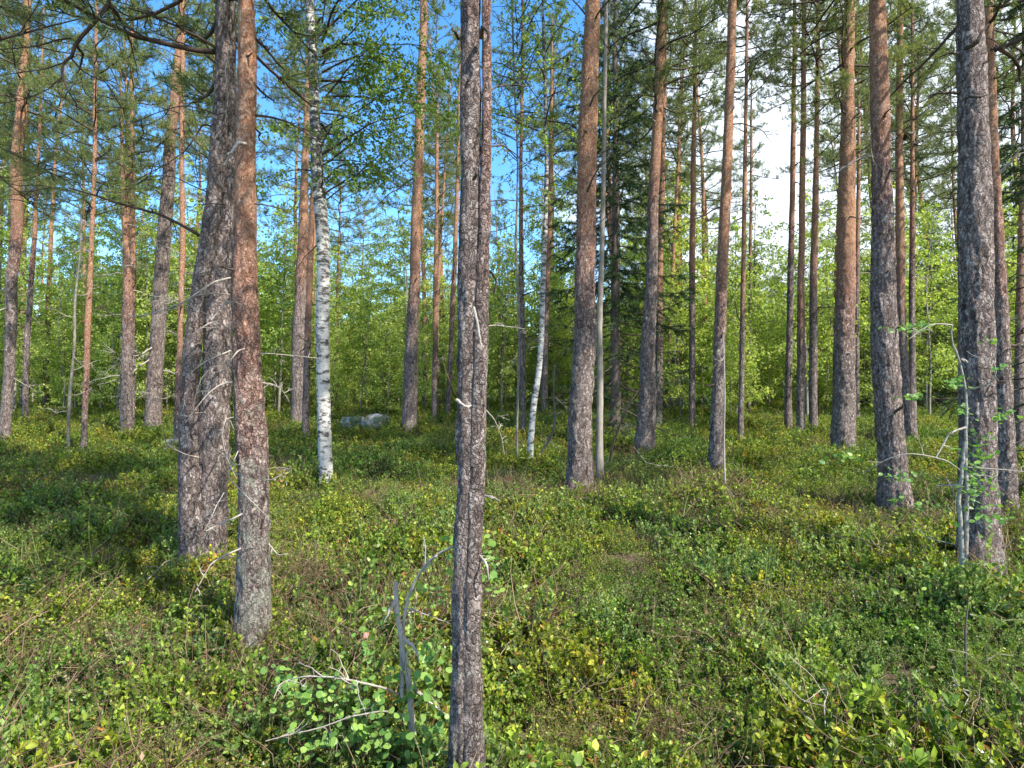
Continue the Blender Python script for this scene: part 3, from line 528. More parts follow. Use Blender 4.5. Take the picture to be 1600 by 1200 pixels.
for k, (pts, a, b, mt, tw, dys) in enumerate([
    ([(384, 225), (372, 222), (360, 240), (350, 258)], .012, .006, 'dead', 2, (-.1, -.2, -.3, -.3)),
    ([(398, 60), (415, 75), (430, 95), (445, 110)], .012, .004, 'darktwig', 4, (0, .1, .2, .3)),
    ([(398, 180), (420, 182), (450, 190), (485, 212), (520, 235)], .009, .003, 'darktwig', 6, (0, .1, .2, .3, .4)),
    ([(396, 130), (410, 145), (428, 158)], .010, .005, 'darktwig', 2, (0, .1, .2)),
    ([(398, 200), (408, 210), (402, 214), (418, 230)], .007, .003, 'darktwig', 3, (0, .1, .1, .1)),
    ([(396, 318), (415, 320), (440, 326), (470, 345)], .006, .002, 'darktwig', 5, (0, .1, .2, .3)),
    ([(402, 552), (430, 553), (470, 557), (500, 560)], .005, .002, 'dead', 3, (0, .1, .2, .3)),
    ([(400, 597), (425, 600), (440, 608), (452, 628)], .005, .002, 'dead', 5, (0, .1, .2, .3)),
    ([(382, 545), (372, 548), (362, 560), (345, 585)], .006, .002, 'dead', 2, (-.1, -.15, -.2, -.2)),
    ([(410, 750), (425, 750), (440, 742), (455, 730)], .005, .002, 'dead', 3, (0, -.1, -.1, -.1)),
    ([(378, 803), (365, 810), (350, 815), (322, 830)], .007, .003, 'dead', 2, (-.1, -.2, -.2, -.3)),
    ([(376, 857), (350, 868), (330, 880), (305, 925)], .007, .0025, 'dead', 3, (-.1, -.2, -.3, -.3)),
    ([(372, 705), (365, 720), (355, 745), (400, 790), (425, 815)], .004, .0018, 'dead', 2, (-.1, -.25, -.35, -.3, -.2)),
    ([(420, 850), (435, 868), (450, 865)], .005, .002, 'dead', 1, (0, -.1, -.1)),
    ([(380, 480), (366, 470), (350, 475), (330, 500)], .005, .002, 'dead', 4, (-.1, -.2, -.2, -.3)),
]): px_branch(FO, FO.location, pts, FD, a, b, M[mt], dys, tw, 50 + k)
for k, (pts, a, b, mt, tw, dys) in enumerate([
    ([(752, 60), (754, 40), (765, 52), (756, 75)], .010, .004, 'darktwig', 1, (-.05, -.1, -.1, -.1)),
    ([(716, 60), (712, 50), (706, 46)], .008, .003, 'darktwig', 2, (0, -.05, -.1)),
    ([(764, 145), (775, 135), (795, 132), (830, 135)], .005, .002, 'darktwig', 5, (0, .1, .3, .4)),
    ([(764, 230), (785, 226), (805, 240), (830, 265)], .004, .0015, 'darktwig', 6, (0, .1, .2, .3)),
    ([(762, 315), (785, 312), (815, 314)], .003, .0015, 'darktwig', 4, (0, .1, .2)),
    ([(758, 420), (768, 425), (776, 440), (772, 460)], .006, .003, 'darktwig', 2, (0, .05, .1, .1)),
    ([(756, 510), (775, 508), (805, 512), (820, 514)], .003, .0015, 'dead', 3, (0, .05, .1, .1)),
    ([(758, 640), (772, 655), (783, 680), (788, 710)], .004, .0015, 'dead', 3, (0, .05, .1, .1)),
    ([(712, 620), (702, 595), (695, 575), (690, 560)], .004, .0015, 'darktwig', 2, (0, -.1, -.1, -.1)),
    ([(714, 625), (722, 632), (733, 637)], .007, .004, 'dead', 1, (-.06, -.1, -.1)),
    ([(752, 775), (765, 775), (780, 782)], .005, .002, 'dead', 1, (0, -.05, -.1)),
    ([(750, 870), (760, 880), (764, 905)], .006, .003, 'dead', 1, (0, -.1, -.1)),
    ([(740, 480), (745, 500), (752, 540)], .006, .004, 'dead', 0, (-.12, -.13, -.12)),
    ([(744, 200), (748, 205), (746, 215)], .006, .004, 'darktwig', 0, (-.1, -.13, -.12)),
    ([(740, 280), (745, 272), (742, 262)], .007, .004, 'darktwig', 0, (-.1, -.13, -.12)),
]): px_branch(TW2, TW2.location, pts, D2, a, b, M[mt], dys, tw, 80 + k)
BG = [o for o in COL.objects if o.get('label', '').startswith('big central pine')][0]; BD = BG.location.y
for k, (pts, a, b, mt, tw, dys) in enumerate([
    ([(918, 300), (925, 280), (937, 260), (950, 250)], .016, .010, 'darktwig', 0, (-.15, -.25, -.3, -.3)),
    ([(922, 165), (928, 150), (936, 141)], .015, .010, 'darktwig', 0, (-.15, -.25, -.3)),
    ([(930, 30), (938, 15), (952, 0)], .017, .012, 'darktwig', 1, (-.12, -.2, -.3)),
    ([(914, 22), (905, 10), (895, 0)], .013, .010, 'darktwig', 1, (-.1, -.2, -.2)),
    ([(940, 240), (960, 226), (985, 218), (1002, 203)], .011, .004, 'darktwig', 1, (-.3, -.3, -.3, -.3)),
    ([(908, 230), (895, 218), (880, 205)], .008, .003, 'darktwig', 4, (0, .1, .2)),
]): px_branch(BG, BG.location, pts, BD, a, b, M[mt], dys, tw, 110 + k)
RB = [o for o in COL.objects if o.get('label', '').startswith('largest dark trunk')][0]; RD = RB.location.y
for k, (pts, a, b, mt, tw, dys) in enumerate([
    ([(1510, 75), (1525, 68), (1535, 48), (1545, 38)], .022, .008, 'darktwig', 2, (-.15, -.3, -.3, -.3)),
    ([(1500, 145), (1480, 145), (1460, 146), (1448, 152)], .016, .005, 'darktwig', 6, (0, 0, 0, 0)),
    ([(1515, 150), (1530, 152), (1542, 148)], .013, .006, 'darktwig', 1, (-.15, -.25, -.25)),
    ([(1500, 85), (1485, 82), (1466, 90)], .010, .004, 'darktwig', 4, (0, 0, .1)),
    ([(1552, 580), (1560, 598), (1575, 592), (1600, 578)], .007, .003, 'darktwig', 2, (-.1, -.2, -.2, -.2)),
    ([(1500, 210), (1480, 212), (1464, 225)], .006, .002, 'darktwig', 5, (0, 0, .1)),
    ([(1503, 562), (1508, 565), (1512, 566)], .010, .007, 'dead', 0, (-.15, -.25, -.3)),
]): px_branch(RB, RB.location, pts, RD, a, b, M[mt], dys, tw, 130 + k)
# a branch of a pine standing beside the camera reaches into the upper left corner
def overhang():
    x0, y0 = -6.2, 5.4; g = float(gz(x0, y0)); rt = Vector((x0, y0, g))
    t = empty('pine_tree', rt, 'pine outside the left edge whose dark bare branches hang into the upper left corner', 'pine tree')
    pth = np.array([[0, 0, -.2], [.05, 0, 3], [0, .05, 6.5], [.1, 0, 14]]); me, c, r_, s = trunk_mesh(pth, [.19, .16, .14, .03], M['pine'], 32, .1, .07, 'trunk', 5)
    link('trunk', me, t).color = (.25, .4, .7, 1); i = int(np.argmin(np.abs(c[:, 2] - 6))); link('crown', CROWN[0], t, tuple(c[i]))
    D = 5.4
    for k, (pts, a, b, tw, dys) in enumerate([
        ([(-240, 200), (-120, 120), (0, 62), (45, 50), (90, 37), (130, 28)], .022, .005, 10, (0, 0, -.1, -.1, 0, .1)),
        ([(-240, -60), (0, -90), (160, -20), (178, 2), (150, 32), (130, 52), (113, 75), (112, 88)], .03, .016, 12, (0, 0, .1, .1, .1, .1, .1, .1)),
        ([(112, 88), (100, 97), (97, 115), (105, 140), (118, 160), (121, 180)], .013, .004, 8, (.1, .1, .1, .1, .1, .1)),
        ([(112, 92), (130, 112), (150, 122), (168, 130), (185, 160), (195, 178)], .008, .003, 8, (.1, .2, .2, .2, .2, .2)),
        ([(110, 60), (90, 62), (60, 72), (20, 76), (-20, 78)], .008, .003, 8, (.1, .1, .1, .1, .1)),
        ([(100, 98), (70, 108), (40, 112), (0, 118)], .007, .003, 8, (.1, .1, 0, 0)),
        ([(97, 120), (75, 140), (40, 155), (0, 162)], .007, .003, 8, (.1, .1, 0, 0)),
    ]): px_branch(t, rt, pts, D, a, b, M['darktwig'], dys, tw, 150 + k, 'bare_branch')
    # live boughs with dull green needles
    r = np.random.default_rng(77)
    for k, (pts, a) in enumerate([([(-260, 60), (-120, 150), (0, 230), (60, 260), (100, 280)], .02), ([(-260, -20), (-100, 10), (0, 10), (60, 40)], .02), ([(-260, 120), (-60, 235), (30, 300), (60, 330)], .015)]):
        dd = [0, .2, .3, .5, .6][:len(pts)]
        w = np.array([np.array(P(x, y, D + 1.2 + q)) for (x, y), q in zip(pts, dd)]) - np.array(rt); w[0] = [0, 0, w[0][2]]
        mb = MB(); m = 16; s = np.linspace(0, 1, m); u = np.linspace(0, 1, len(w)); p = np.stack([np.interp(s, u, w[:, q]) for q in range(3)], 1)
        tube(mb, p, np.linspace(a, .005, m), 6, 1); TC = []; TD = []
        for q in range(26):
            i = int(r.integers(6, m)); L = r.uniform(.25, .6); tp = p[i] + branch_path(r, L, r.uniform(-.5, .4), r.uniform(-1.8, 1.8), -.2, 6, .2); tube(mb, tp, np.linspace(.006, .002, 6), 4, 1)
            for j in range(2, 6):
                for _ in range(3): TC.append(tp[j] + r.normal(size=3) * .05); TD.append(tp[j] - tp[j - 1] + r.normal(size=3) * .05)
        C = np.repeat(np.array(TC), 26, 0); Dn = np.repeat(unit(np.array(TD)), 26, 0); dn = unit(Dn * .8 + unit(r.normal(size=C.shape)))
        needles(mb, C + Dn * r.uniform(-.06, .06, (len(C), 1)), dn, r.uniform(.035, .06, len(C)), np.full(len(C), .0022), r, 0)
        link('live_bough', mb.mesh('live_bough', [M['needle'], M['darktwig']]), t)
overhang()
# the ball of dense twigs on the pale orange pine
WO = [o for o in COL.objects if o.get('label', '').startswith('pale orange pine with a round')][0]
def witch():
    r = np.random.default_rng(5); mb = MB(); c = np.array(P(1412, 215, WO.location.y)) - np.array(WO.location)
    for k in range(160):
        d = unit(r.normal(size=3)); tube(mb, c + np.outer(np.linspace(0, 1, 5), d) * r.uniform(.06, .16) + r.normal(size=(5, 3)) * .012, np.linspace(.006, .002, 5), 4)
    link('twig_ball', mb.mesh('twig_ball', M['darktwig']), WO)
witch()

# ------------------------------------------------------------------ birches
def birch_crown_mesh(seed, L, R, nb, leaf=.05, per=1.0, mats=None, low=.0, trunk_r=.04, bias=None, droop=-1.1, T=DIAM, tw=9, upel=(10, 55)):
    r = np.random.default_rng(seed); mb = MB(); LC = []; LD = []
    for i in range(nb):
        t = (i + r.random()) / nb; z = L * t; prof = np.interp(t, [0, .25, .6, 1], [.75, 1, .8, .18]); az = i * 2.39996 + r.normal() * .4
        if bias is not None and r.random() < .62: az = bias + r.normal() * .55
        ln = R * prof * r.uniform(.6, 1.2); p = branch_path(r, ln, math.radians(r.uniform(*upel)), az, -.5, 10, .13); p[:, 2] += z
        tube(mb, p, np.linspace(.004 + ln * .008, .003, 10), 4, 1, False)
        for k in range(int(max(4, tw * ln * per))):
            i0 = int(r.integers(2, 10)); tl = ln * r.uniform(.14, .4) + .08
            q = p[i0] + branch_path(r, tl, r.uniform(-.3, .5), az + r.uniform(-1.6, 1.6), droop, 7, .2); tube(mb, q, np.linspace(.0035, .0015, 7), 3, 1, False)
            nl = int(max(5, tl / leaf * 1.7)); s = r.uniform(1, 6, nl); j = s.astype(int).clip(0, 5); f = (s - j)[:, None]
            LC.append(q[j] * (1 - f) + q[j + 1] * f + r.normal(size=(nl, 3)) * leaf * .35); LD.append(unit((q[j + 1] - q[j]) * .5 / tl * 6 + r.normal(size=(nl, 3)) * .8 + np.array([0, 0, -.45])))
    C = np.concatenate(LC); D = np.concatenate(LD); nn = unit(r.normal(size=C.shape) * .8 + np.array([.1, -.15, 1.]))
    sz = r.uniform(.65, 1.2, len(C)) * leaf; leaves(mb, C, D, nn, sz, sz * .78, T, 0)
    return mb.mesh('crown', mats or [M['bleaf'], M['darktwig']])
def birch(label, pts, H, crown_me, zc, D=None, group=None, dead=0, seg=28, rough=.03, mat='birch', name='birch_tree'):
    D = D or ground_hit(pts[0][0], pts[0][1])
    foot, me, c, rad = px_trunk(pts, D, M[mat], H, seg=seg, rough=rough, seed=17 + int(pts[0][0]), step=.05, flare=.15)
    t = empty(name, foot, label, 'birch tree', group); link('trunk', me, t)
    i = int(np.argmin(np.abs(c[:, 2] - zc))); link('crown', crown_me, t, tuple(c[i])); TREES.append((foot.x, foot.y))
    for _ in range(dead):
        z = random.uniform(2.0, zc + 1); i = int(np.argmin(np.abs(c[:, 2] - z))); az = random.uniform(0, 6.28); dead_branch(t, tuple(c[i]), az, random.uniform(.3, .8), True)
    return t
bc1 = birch_crown_mesh(31, 6.5, 2.1, 52, .056, 1.7, [M['bleafd'], M['darktwig']], bias=.3)
birch('white barked birch with black patches, right of the orange barked pine', [(510, 760, 24), (509, 680, 24), (508, 600, 23), (506, 500, 22), (506, 420, 21), (501, 340, 22), (493, 260, 20), (490, 160, 17), (486, 80, 16), (484, 0, 14)], 12.5, bc1, 4.4, seg=40, dead=5)
bc2 = birch_crown_mesh(32, 5.5, 1.5, 34, .05, 1.0, None, bias=None)
birch('crooked thin birch between the twin stemmed pine and the big central pine', [(827, 727, 12), (830, 680, 11), (834, 630, 11), (842, 580, 10), (847, 520, 9), (848, 440, 9), (852, 350, 8), (854, 260, 7), (852, 150, 6), (849, 40, 5)], 9.5, bc2, 4.6, dead=5, seg=18)
birch('slim grey stemmed birch with green leaves just left of the crooked thin birch', [(808, 640, 4), (812, 520, 4), (806, 380, 4), (809, 250, 3), (803, 120, 3)], 10.5, birch_crown_mesh(37, 5.0, 1.6, 36, .05, 1.2), 5.6, D=11.5, dead=2, seg=10, mat='thin')
# the bare silver pole and other dead stems
def snag(label, pts, mat, D=None, H=None, twigs=6, seg=14, rough=.08, seed=3, name='dead_tree', cat='dead tree', leanback=0, tl=(.2, .6)):
    D = D or ground_hit(pts[0][0], pts[0][1])
    foot, me, c, rad = px_trunk(pts, D, M[mat], H, seg=seg, rough=rough, seed=seed, step=.06, flare=.3)
    t = empty(name, foot, label, cat); link('trunk', me, t); rr = random.Random(seed)
    for _ in range(twigs):
        i = rr.randrange(len(c) // 5, len(c)); az = rr.uniform(0, 6.28); dead_branch(t, tuple(c[i]), az, rr.uniform(*tl), False, rr)
    return t
snag('smooth silver grey dead pole rising along the right side of the big central pine', [(938, 757, 15), (937, 690, 12), (938, 600, 11), (937, 500, 10), (940, 420, 9), (942, 300, 8), (944, 180, 7), (947, 0, 6)], 'silver', H=9.5, twigs=8)
snag('twisted brown dead stem beside the foot of the crooked birch', [(838, 722, 5), (850, 700, 5), (862, 684, 5), (869, 660, 4), (865, 630, 3), (865, 600, 3), (867, 568, 2)], 'spruceb', twigs=5, seed=8)
snag('thin dead pole leaning against the foot of the maroon pine', [(1134, 792, 5), (1131, 700, 3), (1133, 620, 3), (1130, 520, 2)], 'dead', twigs=3, seed=9, seg=8)
snag('slender grey dead stem left of the thin bright orange pine', [(107, 682, 5), (109, 620, 5), (117, 540, 4), (117, 470, 4), (125, 400, 3), (127, 330, 2)], 'thin', D=13.2, twigs=14, seed=10, seg=8, tl=(.2, .7))
snag('dark bent dead sapling leaning right in front of the bent grey pine', [(952, 715, 4), (962, 680, 4), (975, 650, 4), (985, 625, 4), (1003, 604, 3), (1030, 590, 3)], 'darktwig', D=11, twigs=4, seed=11, seg=7)
#snag('cluster stem of pale dead wood close behind the dead pole', [(1184, 640, 4), (1186, 560, 4), (1188, 480, 3)], 'thinlight', D=14, twigs=4, seed=12, seg=7)
# near sapling at the right: two thin pale stems, bent over
def sapling_right():
    D = ground_hit(1496, 935); f = P(1496, 935, D); f.z = float(gz(f.x, D))
    t = empty('birch_sapling', f, 'thin pale birch sapling with two bent stems, in front of the largest dark trunk', 'sapling')
    A = [(1497, 955), (1501, 930), (1507, 900), (1510, 850), (1511, 780), (1509, 700), (1511, 640), (1506, 590), (1495, 552), (1486, 528), (1488, 508)]
    B = [(1493, 950), (1500, 915), (1503, 880), (1501, 830), (1497, 790), (1503, 740), (1508, 690)]
    px_branch(t, f, A, D, .019, .006, M['thinlight'], [0, 0, -.02, -.03, -.03, 0, 0, 0, 0, 0, 0], 3, 300, 'stem'); px_branch(t, f, B, D, .022, .010, M['thinlight'], [-.03] * 7, 2, 301, 'stem')
    px_branch(t, f, [(1509, 668), (1495, 672), (1482, 678), (1474, 695), (1462, 715)], D, .009, .005, M['dead'], [0, 0, 0, 0, 0], 1, 302, 'twig')
    px_branch(t, f, [(1505, 738), (1480, 720), (1450, 712), (1420, 708), (1385, 718), (1350, 738)], D, .006, .003, M['silver'], [0, -.1, -.1, -.1, 0, .1], 2, 303, 'twig')
    px_branch(t, f, [(1510, 730), (1540, 732), (1570, 734), (1610, 738)], D, .005, .003, M['silver'], [0, 0, 0, 0], 1, 304, 'twig')
    px_branch(t, f, [(1488, 508), (1470, 506), (1455, 507), (1440, 515), (1420, 530)], D, .006, .003, M['dead'], [0, 0, 0, 0, 0], 4, 305, 'twig')
    px_branch(t, f, [(1497, 785), (1488, 765), (1478, 745)], D, .005, .002, M['dead'], [0, 0, 0], 2, 306, 'twig')
    r = np.random.default_rng(9); mb = MB(); C = []; 
    for (cx, cy, n, sx, sy) in [(1525, 745, 45, 12, 22), (1520, 700, 26, 14, 18), (1532, 780, 30, 16, 22), (1545, 712, 10, 10, 6), (1570, 650, 18, 10, 5), (1425, 619, 16, 12, 3), (1490, 600, 18, 10, 7), (1500, 640, 10, 7, 8), (1550, 808, 14, 12, 4), (1400, 745, 14, 14, 4), (1560, 576, 8, 10, 4), (1420, 512, 24, 16, 5), (1455, 790, 12, 16, 5), (1400, 780, 8, 10, 5), (1550, 530, 8, 8, 4), (1320, 715, 14, 16, 5)]:
        for _ in range(int(n * 1.8)): C.append(np.array(P(cx + r.normal() * sx, cy + r.normal() * sy, D + r.normal() * .12)) - np.array(f))
    C = np.array(C); n = len(C); s = r.uniform(.026, .05, n); leaves(mb, C, r.normal(size=(n, 3)) * [1, 1, .4], r.normal(size=(n, 3)) * .5 + [0, -.4, 1], s, s * .8, OVAL)
    for c in C[::2]: tube(mb, np.linspace(c, c + r.normal(size=3) * .05, 3), [.0012, .0012, .0015], 3, 1, False)
    link('leaves', mb.mesh('leaves', [M['aspen'], M['darktwig']]), t)
sapling_right()
def snap(px, py, dz=.12):
    D = ground_hit(px, py); q = P(px, py, D); q.z = float(gz(q.x, q.y)); return q, D
def aspen_near():
    D = 2.75; f = P(640, 1120, D); f.z = float(gz(f.x, D))
    t = empty('aspen_sapling', f, 'low aspen sapling with round leaves and broken pale stem, left of the twin stemmed pine', 'sapling')
    px_branch(t, f, [(646, 1160), (641, 1080), (636, 1040), (629, 1005), (622, 970), (619, 935), (619, 910)], D, .016, .010, M['dead'], [0, 0, 0, -.02, -.02, 0, 0], 2, 320, 'broken_stem')
    px_branch(t, f, [(628, 1090), (629, 1050), (627, 1010), (631, 970), (637, 935), (650, 905), (667, 880), (690, 862), (718, 850), (726, 838)], D, .010, .004, M['dead'], [0, .02, .02, 0, 0, 0, -.05, -.1, -.15, -.18], 3, 321, 'stem')
    px_branch(t, f, [(622, 1085), (605, 1076), (580, 1070), (550, 1063), (520, 1058), (480, 1056), (450, 1062), (432, 1072)], D, .0055, .002, M['dead'], [0, -.05, -.1, -.1, -.1, -.1, -.1, -.1], 6, 322, 'branch')
    px_branch(t, f, [(640, 1120), (600, 1110), (545, 1120), (500, 1138), (450, 1148), (415, 1158)], D, .0045, .002, M['silver'], [0, -.1, -.15, -.15, -.2, -.2], 4, 323, 'branch')
    px_branch(t, f, [(634, 950), (665, 960), (705, 975)], D, .0035, .0016, M['silver'], [0, -.05, -.05], 2, 324, 'twig')
    px_branch(t, f, [(664, 882), (665, 855), (661, 835)], D, .003, .0015, M['dead'], [0, 0, 0], 2, 325, 'twig')
    r = np.random.default_rng(19); mb = MB(); C = []; S_ = []
    for (cx, cy, n, sx, sy, sz) in [(610, 1130, 75, 45, 32, .038), (560, 1150, 42, 40, 20, .036), (660, 1080, 26, 22, 26, .038), (580, 1030, 16, 18, 26, .034), (470, 1090, 26, 26, 26, .036), (440, 1060, 12, 20, 18, .034), (480, 1150, 20, 30, 20, .034), (680, 925, 12, 14, 9, .030), (740, 850, 16, 24, 12, .032), (730, 895, 16, 22, 14, .032), (760, 920, 10, 12, 14, .03), (770, 870, 8, 10, 8, .03), (672, 1020, 12, 12, 12, .032), (540, 1080, 16, 24, 16, .034), (640, 1170, 32, 40, 14, .036), (690, 1130, 16, 14, 24, .034), (595, 960, 8, 12, 14, .026)]:
        for _ in range(int(n * 1.7)):
            dd = D + r.normal() * .09 - (0.12 if cx > 700 else 0); q = np.array(P(cx + r.normal() * sx, cy + r.normal() * sy, dd)); q[2] = max(q[2], float(gz(q[0], q[1])) + .05)
            C.append(q - np.array(f)); S_.append(sz * r.uniform(.6, 1.1))
    C = np.array(C); S_ = np.array(S_); n = len(C); leaves(mb, C, r.normal(size=(n, 3)) * [1, 1, .4] + [0, -.3, -.1], r.normal(size=(n, 3)) * .4 + [0, -.45, .9], S_, S_ * .98, ROUND)
    for c in C: tube(mb, np.array([c, c + [0, .005, -.02], c + r.normal(size=3) * .02 + [0, .01, -.06]]), [.0008, .0009, .0014], 3, 1, False)
    link('leaves', mb.mesh('leaves', [M['aspen'], M['darktwig']]), t)
aspen_near()

# ------------------------------------------------------------------ spruces
def spruce_mesh(seed, H, R, nb, mats, dens=1.0, bare=0.0, nl=.035, nw=.006, droop=-.35, th=1.0):
    r = np.random.default_rng(seed); mb = MB(); C = []; D = []
    for i in range(nb):
        t = (i + r.random() * .9) / nb; z = H * (.03 + .96 * t); ln = R * (1 - t) ** .75 * r.uniform(.75, 1.15) + .10; az = i * 2.39996 + r.normal() * .3
        p = branch_path(r, ln, math.radians(np.interp(t, [0, .6, 1], [-12, 5, 45])), az, .25, 9, .07); p[:, 2] += z + droop * ln * .35 * np.sin(np.linspace(0, 1, 9) * 2.2); tube(mb, p, np.linspace(.004 + ln * .008, .003, 9) * th, 4, 1, False)
        isb = t < bare; ntw = int(4 + ln * 9 * dens)
        for k in range(ntw):
            i0 = int(r.integers(1, 9)); tl = ln * r.uniform(.15, .35) * (1.2 - i0 / 10) + .05; sd = r.choice([-1, 1])
            q = p[i0] + branch_path(r, tl, r.uniform(-.5, .1), az + sd * r.uniform(.4, 1.1), -.6, 6, .12); tube(mb, q, np.linspace(.003, .0015, 6), 3, 1, False)
            if isb and r.random() < .8: continue
            n = int(tl * 170 * dens) + 4; s = r.uniform(0, 4.99, n); j = s.astype(int); f = (s - j)[:, None]; dd = unit(q[j + 1] - q[j]); C.append(q[j] * (1 - f) + q[j + 1] * f); D.append(dd * .8 + unit(r.normal(size=(n, 3))) * .75)
        if not (isb and r.random() < .8):
            n = int(ln * 150 * dens); s = r.uniform(2, 7.99, n); j = s.astype(int); f = (s - j)[:, None]; C.append(p[j] * (1 - f) + p[j + 1] * f); D.append(unit(p[j + 1] - p[j]) * .8 + unit(r.normal(size=(n, 3))) * .75)
    C = np.concatenate(C); D = np.concatenate(D); needles(mb, C, D, r.uniform(.7, 1.3, len(C)) * nl, np.full(len(C), nw), r, 0)
    return mb.mesh('branches', mats)
def spruce_tree(label, x, y, H, me, rad, group=None, z0=None, mat='spruceb'):
    g = float(gz(x, y)); t = empty('spruce_tree', (x, y, g), label, 'spruce tree', group)
    tm, c, rr, s = trunk_mesh([[0, 0, -.2], [0.02, 0, H * .5], [0, 0, H]], [rad, rad * .6, .008], M[mat], 14, .2, .05, 'trunk', 4); link('trunk', tm, t); link('branches', me, t); TREES.append((x, y)); return t
SPD = spruce_mesh(41, 14.5, 2.25, 185, [M['spruce'], M['darktwig']], 1.0, .20, .075, .014)
q = P(962, 600, 15.5); spruce_tree('tall dark spruce behind the big central pine, dead bare twigs low on its trunk', q.x, q.y, 14.5, SPD, .14)
SPR = spruce_mesh(45, 12.5, 1.5, 150, [M['spruce'], M['darktwig']], 1.25, .34, .06, .010); q = P(1648, 700, 8.6); spruce_tree('dark spruce cut by the right edge, its boughs hanging into the upper right corner', q.x, q.y, 12.5, SPR, .10)
SY = [spruce_mesh(42, 3.2, .85, 60, [M['spruceyoung'], M['thin']], 1.1, 0, .05, .011), spruce_mesh(43, 6.5, 1.25, 90, [M['spruceyoung'], M['thin']], 1.0, .06, .06, .013), spruce_mesh(44, 8.5, 1.4, 100, [M['spruce'], M['thin']], 1.0, .08, .07, .014)]

# ------------------------------------------------------------------ thicket behind: young birches, spruces and pines, each one a tree
def proto_tree(name, crown_me, H, rad, zc, mat, seed, lean=.25, label='', cat='birch tree', group=None, hang=None):
    r = random.Random(seed); t = bpy.data.objects.new(name, None); COL.objects.link(t); tag(t, label, cat, group)
    pth = [[0, 0, -.3], [r.uniform(-1, 1) * lean * .3, r.uniform(-1, 1) * lean * .3, H * .3], [r.uniform(-1, 1) * lean, r.uniform(-1, 1) * lean, H * .65], [r.uniform(-1, 1) * lean, r.uniform(-1, 1) * lean, H]]
    me, c, rr, s = trunk_mesh(pth, [rad, rad * .8, rad * .5, .01], M[mat], 9, .25, .05, 'trunk', seed); o = link('trunk', me, t); o.color = (.2, .3, r.random(), 1)
    i = int(np.argmin(np.abs(c[:, 2] - zc))); link('crown', crown_me, t, tuple(c[i])); return t, c
GB = 'young birches of the green thicket'; LB = 'slender young birch with bright green leaves in the thicket behind the pines'
BM = [birch_crown_mesh(50 + k, h - z, R, nb, .092, 1.45, None, droop=-.9, tw=9) for k, (h, z, R, nb) in enumerate([(7.5, 1.0, 1.5, 48), (9.0, 1.8, 1.6, 52), (6.0, .6, 1.3, 42), (8.0, 1.3, 1.7, 52), (4.2, .3, 1.2, 36)])]
PB = [proto_tree('birch_tree', BM[k], h, r_, z, mt, 70 + k, .3, LB, 'birch tree', GB)[0] for k, (h, z, r_, mt) in enumerate([(7.5, 1.3, .045, 'thinlight'), (9.0, 2.2, .055, 'thinlight'), (6.0, .8, .035, 'thin'), (8.0, 1.8, .05, 'thin'), (4.2, .4, .025, 'thin')])]
PP = []
GP = 'pines far back among the birches'; LP = 'straight pine with an orange upper trunk far back among the bright birches'
for k, (H, cb, rad, cr) in enumerate([(16, 8.5, .13, 0), (17.5, 9, .15, 1), (15, 9, .11, 2), (18, 8.5, .14, 3), (12, 5.5, .08, 4)]):
    me = (CROWN + [SMALL[1]])[cr]; t, c = proto_tree('pine_tree', me, H, rad, cb, 'pine', 90 + k, .45, LP, 'pine tree', GP); PP.append(t)
    rr = random.Random(k)
    for _ in range(4):
        z = rr.uniform(2.5, cb); i = int(np.argmin(np.abs(c[:, 2] - z))); dead_branch(t, tuple(c[i]), rr.uniform(0, 6.28), rr.uniform(.4, 1.3), rr.random() < .6, rr)
GD_ = 'bare thin stems in the thicket'; LD_ = 'bare thin grey stem standing in the thicket behind the pines'
PD = []
for k in range(4):
    r = np.random.default_rng(600 + k); H = [5.5, 7, 4, 6][k]; mb = MB()
    t = bpy.data.objects.new('thin_dead_tree', None); COL.objects.link(t); tag(t, LD_, 'dead tree', GD_)
    me, c, rr_, s = trunk_mesh([[0, 0, -.2], [.05, .05, H * .4], [r.uniform(-.3, .3), 0, H]], [.03, .022, .006], M['thinlight' if k % 2 else 'thin'], 7, .3, .05, 'trunk', k); link('trunk', me, t)
    for i in range(16):
        z = r.uniform(.5, H * .95); j = int(np.argmin(np.abs(c[:, 2] - z))); tube(mb, c[j] + branch_path(r, r.uniform(.3, .9), r.uniform(-.4, .7), r.uniform(0, 6.28), r.uniform(-.8, .5), 7, .2), np.linspace(.007, .002, 7), 4)
    link('twigs', mb.mesh('twigs', M['thinlight' if k % 2 else 'darktwig']), t); PD.append(t)
PS = []
for k, (H, R_, lab) in enumerate([(3.2, .03, 'small yellow green spruce growing under the birches'), (6.5, .05, 'fresh green spruce growing among the birches'), (8.5, .07, 'dark green spruce growing among the birches')]):
    t = bpy.data.objects.new('spruce_tree', None); COL.objects.link(t); tag(t, lab, 'spruce tree', ['small young spruces', 'fresh green spruces', 'dark spruces of the thicket'][k])
    tm, c, rr, s = trunk_mesh([[0, 0, -.2], [0, 0, H]], [R_, .006], M['spruceb'], 8, .3, .05, 'trunk', k); link('trunk', tm, t); link('branches', SY[k], t); PS.append(t)
MARK = [(15, 'old edge pine'), (137, 'thin orange pine'), (244, 'brown leaning pine'), (318, 'two stemmed pine'), (384, 'orange barked pine'), (506, 'white birch'), (645, 'tall straight pine'),
        (740, 'twin stemmed pine'), (847, 'crooked birch'), (912, 'big central pine'), (1015, 'bent grey pine'), (1081, 'slim blackish pine'), (1124, 'maroon pine'), (1252, 'three slim pines'), (1320, 'stout cracked pine'), (1383, 'dark grey pine'), (1526, 'largest dark trunk')]
